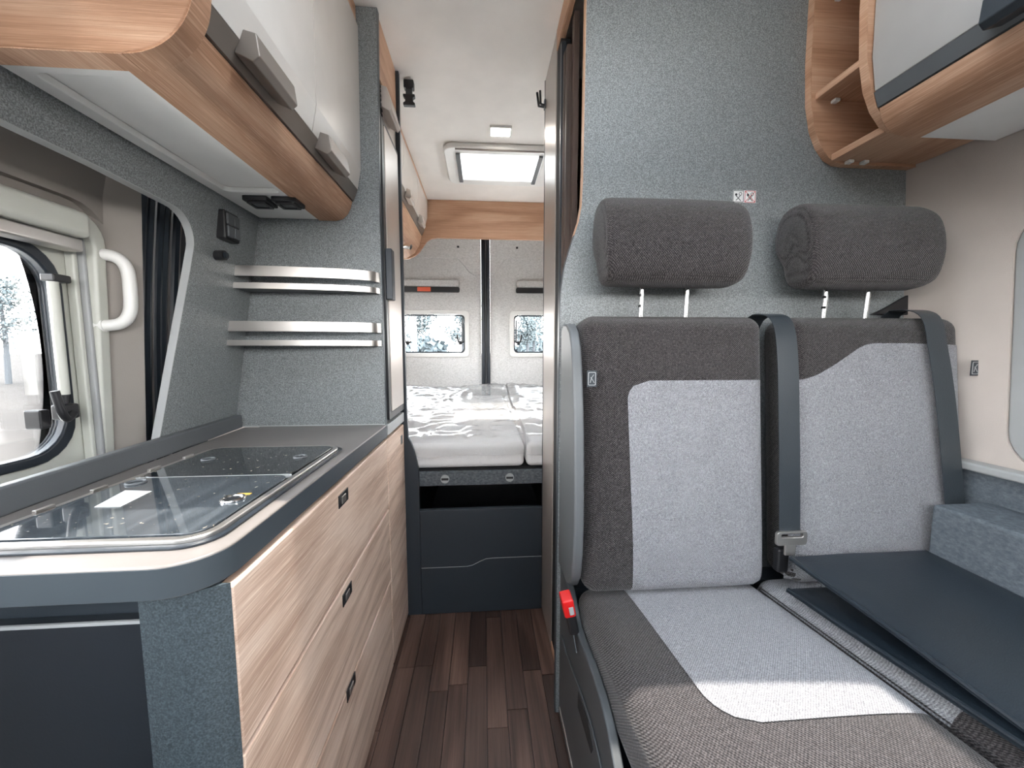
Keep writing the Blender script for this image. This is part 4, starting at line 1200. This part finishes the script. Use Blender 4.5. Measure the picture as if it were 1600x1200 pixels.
# ------------------------------------------------------------------ right wall window and band
w2 = thing('window_2', None, None, (1.16, 0.38, 0.735), kind='structure')
obj('window_frame', MB().ring(rr(0.39, 1.01, 0.384, 0.274, 0.074), rr(0.39, 1.01, 0.352, 0.242, 0.055), WR, 0.002, 0.040, steps=2), 'pale_edge', w2, bevel=0.006, segs=3)
obj('blind_rail', MB().box(1.184, 1.198, 0.722, 0.734, 0.78, 1.245), 'pale_edge', w2, bevel=0.003)
obj('blind_rail', MB().box(1.196, 1.212, 0.704, 0.718, 0.78, 1.245), 'pale_edge', w2, bevel=0.003)
obj('blind_cassette', MB().box(1.168, 1.200, 0.05, 0.725, 1.236, 1.262), 'pale_edge', w2, bevel=0.006)
BL = lambda u, v, t: (1.214 + t, u, v)
obj('blind', MB().ring(rr(0.39, 1.01, 0.345, 0.238, 0.03), rr(0.39, 1.00, 0.255, 0.165, 0.055), BL, 0.0, 0.006), 'blind', w2, bevel=0.003)
obj('pane', MB().prism(rr(0.39, 1.01, 0.345, 0.238, 0.03), BL, 0.012, 0.016), 'blind', w2)
obj('corner_clip', MB().box(1.190, 1.202, 0.712, 0.724, 0.784, 0.796), 'black', w2, bevel=0.002)
tr2 = thing('trim_3', None, None, (1.16, 0.4, 0.66), kind='structure')
obj('sill_ledge', MB().box(1.145, 1.188, -0.02, 0.955, 0.712, 0.732), 'pale_edge', tr2, bevel=0.006, segs=3)
obj('carpet_band', MB().box(1.165, 1.178, -0.02, 0.955, 0.40, 0.711), 'felt_mid', tr2)

# ------------------------------------------------------------------ right overhead shelf and cabinet
rs = thing('corner_shelf', 'open oak corner shelf between the partition and the right overhead cabinet', 'shelf', (0.95, 0.87, 1.46))
def prof(d=0):
    return [(0.797, 1.918), (0.799, 1.70), (0.806, 1.60), (0.820, 1.54), (0.838, 1.503), (0.862, 1.475), (0.885, 1.4635), (0.91, 1.461)]
bk1 = prof() + [(wr(1.461) - 0.004, 1.461), (wr(1.918) - 0.004, 1.918)]
def board(y0, y1, P, nm='side_board'):
    b = obj(nm, MB().prism(P, XZ, y0, y1), 'oak_x', rs, bevel=0.001)
    pth = [(u, (y0 + y1) / 2, v) for u, v in P[:-1]]
    obj('edge_band', MB().strip(pth, [(0, (y1 - y0) / 2 + 0.0005, 0)] * len(pth), [(-0.0015, 0, 0)] * 4 + [(-0.001, 0, -0.001)] * 3 + [(0, 0, -0.0015)] * (len(pth) - 7)), 'oak_y', b)
board(0.942, 0.9585, bk1)
bk2 = [(u - 0.008, v + 0.002) for u, v in prof()] + [(wr(1.463) - 0.004, 1.463), (wr(1.918) - 0.004, 1.918)]
board(0.797, 0.813, bk2)
for (z, xf) in ((1.4665, 0.868), (1.607, 0.815), (1.838, 0.806)):
    s = obj('shelf', MB().box(xf, wr(z + 0.018) - 0.006, 0.8135, 0.9415, z, z + 0.016), 'oak_y', rs, bevel=0.001)
    for xx in ((xf + 0.035, xf + 0.075) if z < 1.5 else (xf + 0.04, xf + 0.2)):
        obj('shelf_fitting', MB().box(xx, xx + 0.014, 0.927, 0.9415, z - 0.008, z - 0.0005), 'white', s, bevel=0.002)
obj('back_board', MB().box(1.055, 1.06, 0.8135, 0.9415, 1.485, 1.918) , 'oak_z', rs)

ro = thing('wall_cabinet', 'right overhead cabinet with pale door, dark handle and oak lower rail', 'cabinet', (0.95, 0.5, 1.44))
A0, A1 = 0.22, 0.7955
obj('oak_rail', MB().prism([(0.832, 1.503), (0.838, 1.482), (0.850, 1.465), (0.870, 1.452), (0.895, 1.447), (0.93, 1.447), (0.93, 1.503)], XZ, A0, A1), 'oak_y', ro, bevel=0.002)
obj('grip_strip', MB().prism([(0.829, 1.5045), (0.818, 1.533), (0.845, 1.533), (0.845, 1.5045)], XZ, A0, A1), 'grey_plain', ro)
d = obj('door', MB().prism([(0.818, 1.5345), (0.806, 1.60), (0.800, 1.918), (0.818, 1.918), (0.828, 1.60), (0.838, 1.5345)], XZ, A0, A1 - 0.001), 'greige', ro, bevel=0.002)
obj('door_handle', MB().prism([(0.828, 1.512), (0.796, 1.503), (0.786, 1.512), (0.790, 1.548), (0.816, 1.560)], XZ, 0.45, 0.602), 'grey_dark', d, bevel=0.002)
obj('soffit', MB().box(0.9305, wr(1.46) - 0.006, A0, A1, 1.449, 1.462), 'soffit', ro)
obj('carcass', MB().box(0.85, 1.01, A0, A1 - 0.002, 1.54, 1.918), 'soffit', ro)
obj('near_end_panel', MB().prism([(0.806, 1.918), (0.812, 1.60), (0.83, 1.50), (0.87, 1.45), (1.09, 1.45), (1.015, 1.918)], XZ, A0 - 0.017, A0 - 0.001), 'oak_x', ro)

# ------------------------------------------------------------------ trees and hedges outside
def tree(x, y, h, seed, label, leafy=0.5):
    rnd = random.Random(seed)
    t = thing('tree', label, 'tree', (x, y, -0.6), 'trees beyond the field')
    m = MB()
    m.tube([(x, y, -0.7), (x + 0.1, y, h * 0.35), (x - 0.05, y + 0.1, h * 0.7), (x, y, h)], [h * 0.025, h * 0.02, h * 0.012, h * 0.004], 8)
    tips = []
    for i in range(26):
        z = rnd.uniform(0.28, 0.95) * h
        a = rnd.uniform(0, 2 * PI)
        l = h * rnd.uniform(0.12, 0.32) * (1.15 - z / h * 0.7)
        e = (x + math.cos(a) * l, y + math.sin(a) * l, z + l * rnd.uniform(0.15, 0.6))
        mid = (x + math.cos(a) * l * 0.5, y + math.sin(a) * l * 0.5, z + l * 0.12)
        m.tube([(x, y, z), mid, e], [h * 0.007, h * 0.005, h * 0.002], 5)
        tips += [mid, e]
    obj('trunk', m, 'bark', t)
    lf = MB()
    for i in range(int(2200 * leafy)):
        c = rnd.choice(tips)
        s = h * 0.016
        p = Vector(c) + Vector((rnd.gauss(0, 1), rnd.gauss(0, 1), rnd.gauss(0, 1))) * h * 0.05
        a = Vector((rnd.uniform(-1, 1), rnd.uniform(-1, 1), rnd.uniform(-1, 1))).normalized() * s
        b = Vector((rnd.uniform(-1, 1), rnd.uniform(-1, 1), rnd.uniform(-1, 1))).normalized() * s
        lf.add([p - a, p + b, p + a, p - b], [(0, 1, 2, 3)])
    o = obj('foliage', lf, 'leaf', t, kind='stuff')
def hedge(x, y, w, h, seed, label):
    rnd = random.Random(seed)
    lf = MB()
    for i in range(900):
        u, v, k = rnd.uniform(-1, 1), rnd.uniform(-1, 1), rnd.random()
        if u * u + v * v > 1: continue
        top_ = h * math.sqrt(max(0.02, 1 - u * u - v * v)) * rnd.uniform(0.75, 1.1)
        p = Vector((x + u * w, y + v * w, -0.6 + top_ * k ** 0.4))
        s = 0.22 * h ** 0.5
        a = Vector((rnd.uniform(-1, 1), rnd.uniform(-1, 1), rnd.uniform(-1, 1))).normalized() * s
        b = Vector((rnd.uniform(-1, 1), rnd.uniform(-1, 1), rnd.uniform(-1, 1))).normalized() * s
        lf.add([p - a, p + b, p + a, p - b], [(0, 1, 2, 3)])
    tag(obj('hedge_bush', lf, 'hedge'), label, 'bush', 'bushes at the far edge of the field')
tree(-21.8, 19.3, 4.3, 3, 'taller tree standing in the field outside the left side window', 0.7)
tree(-24.6, 24.5, 2.6, 4, 'shorter tree right of the taller one outside the left side window', 0.6)
tree(-4.2, 24, 5.6, 5, 'tree at the left in the left rear door window', 1.0)
tree(-1.6, 30, 5.5, 6, 'tree beside the right latch in the left rear door window', 1.0)
tree(3.4, 30, 5.0, 8, 'nearer tree beside the latch in the right rear door window', 1.0)
tree(4.7, 36, 6.0, 9, 'farther tree by the wall edge in the right rear door window', 1.0)
for i, (hx2, hy2, w_, h_, lb) in enumerate(((-19.6, 21.5, 3.0, 1.7, 'low bush at the foot of the shorter tree outside the left side window'), (-5.0, 33, 4, 2.6, 'low bush between the trees in the left rear door window'), (6.3, 46, 5, 2.8, 'low bush behind the trees in the right rear door window'))):
    hedge(hx2, hy2, w_ * 0.62, h_, 20 + i, lb)
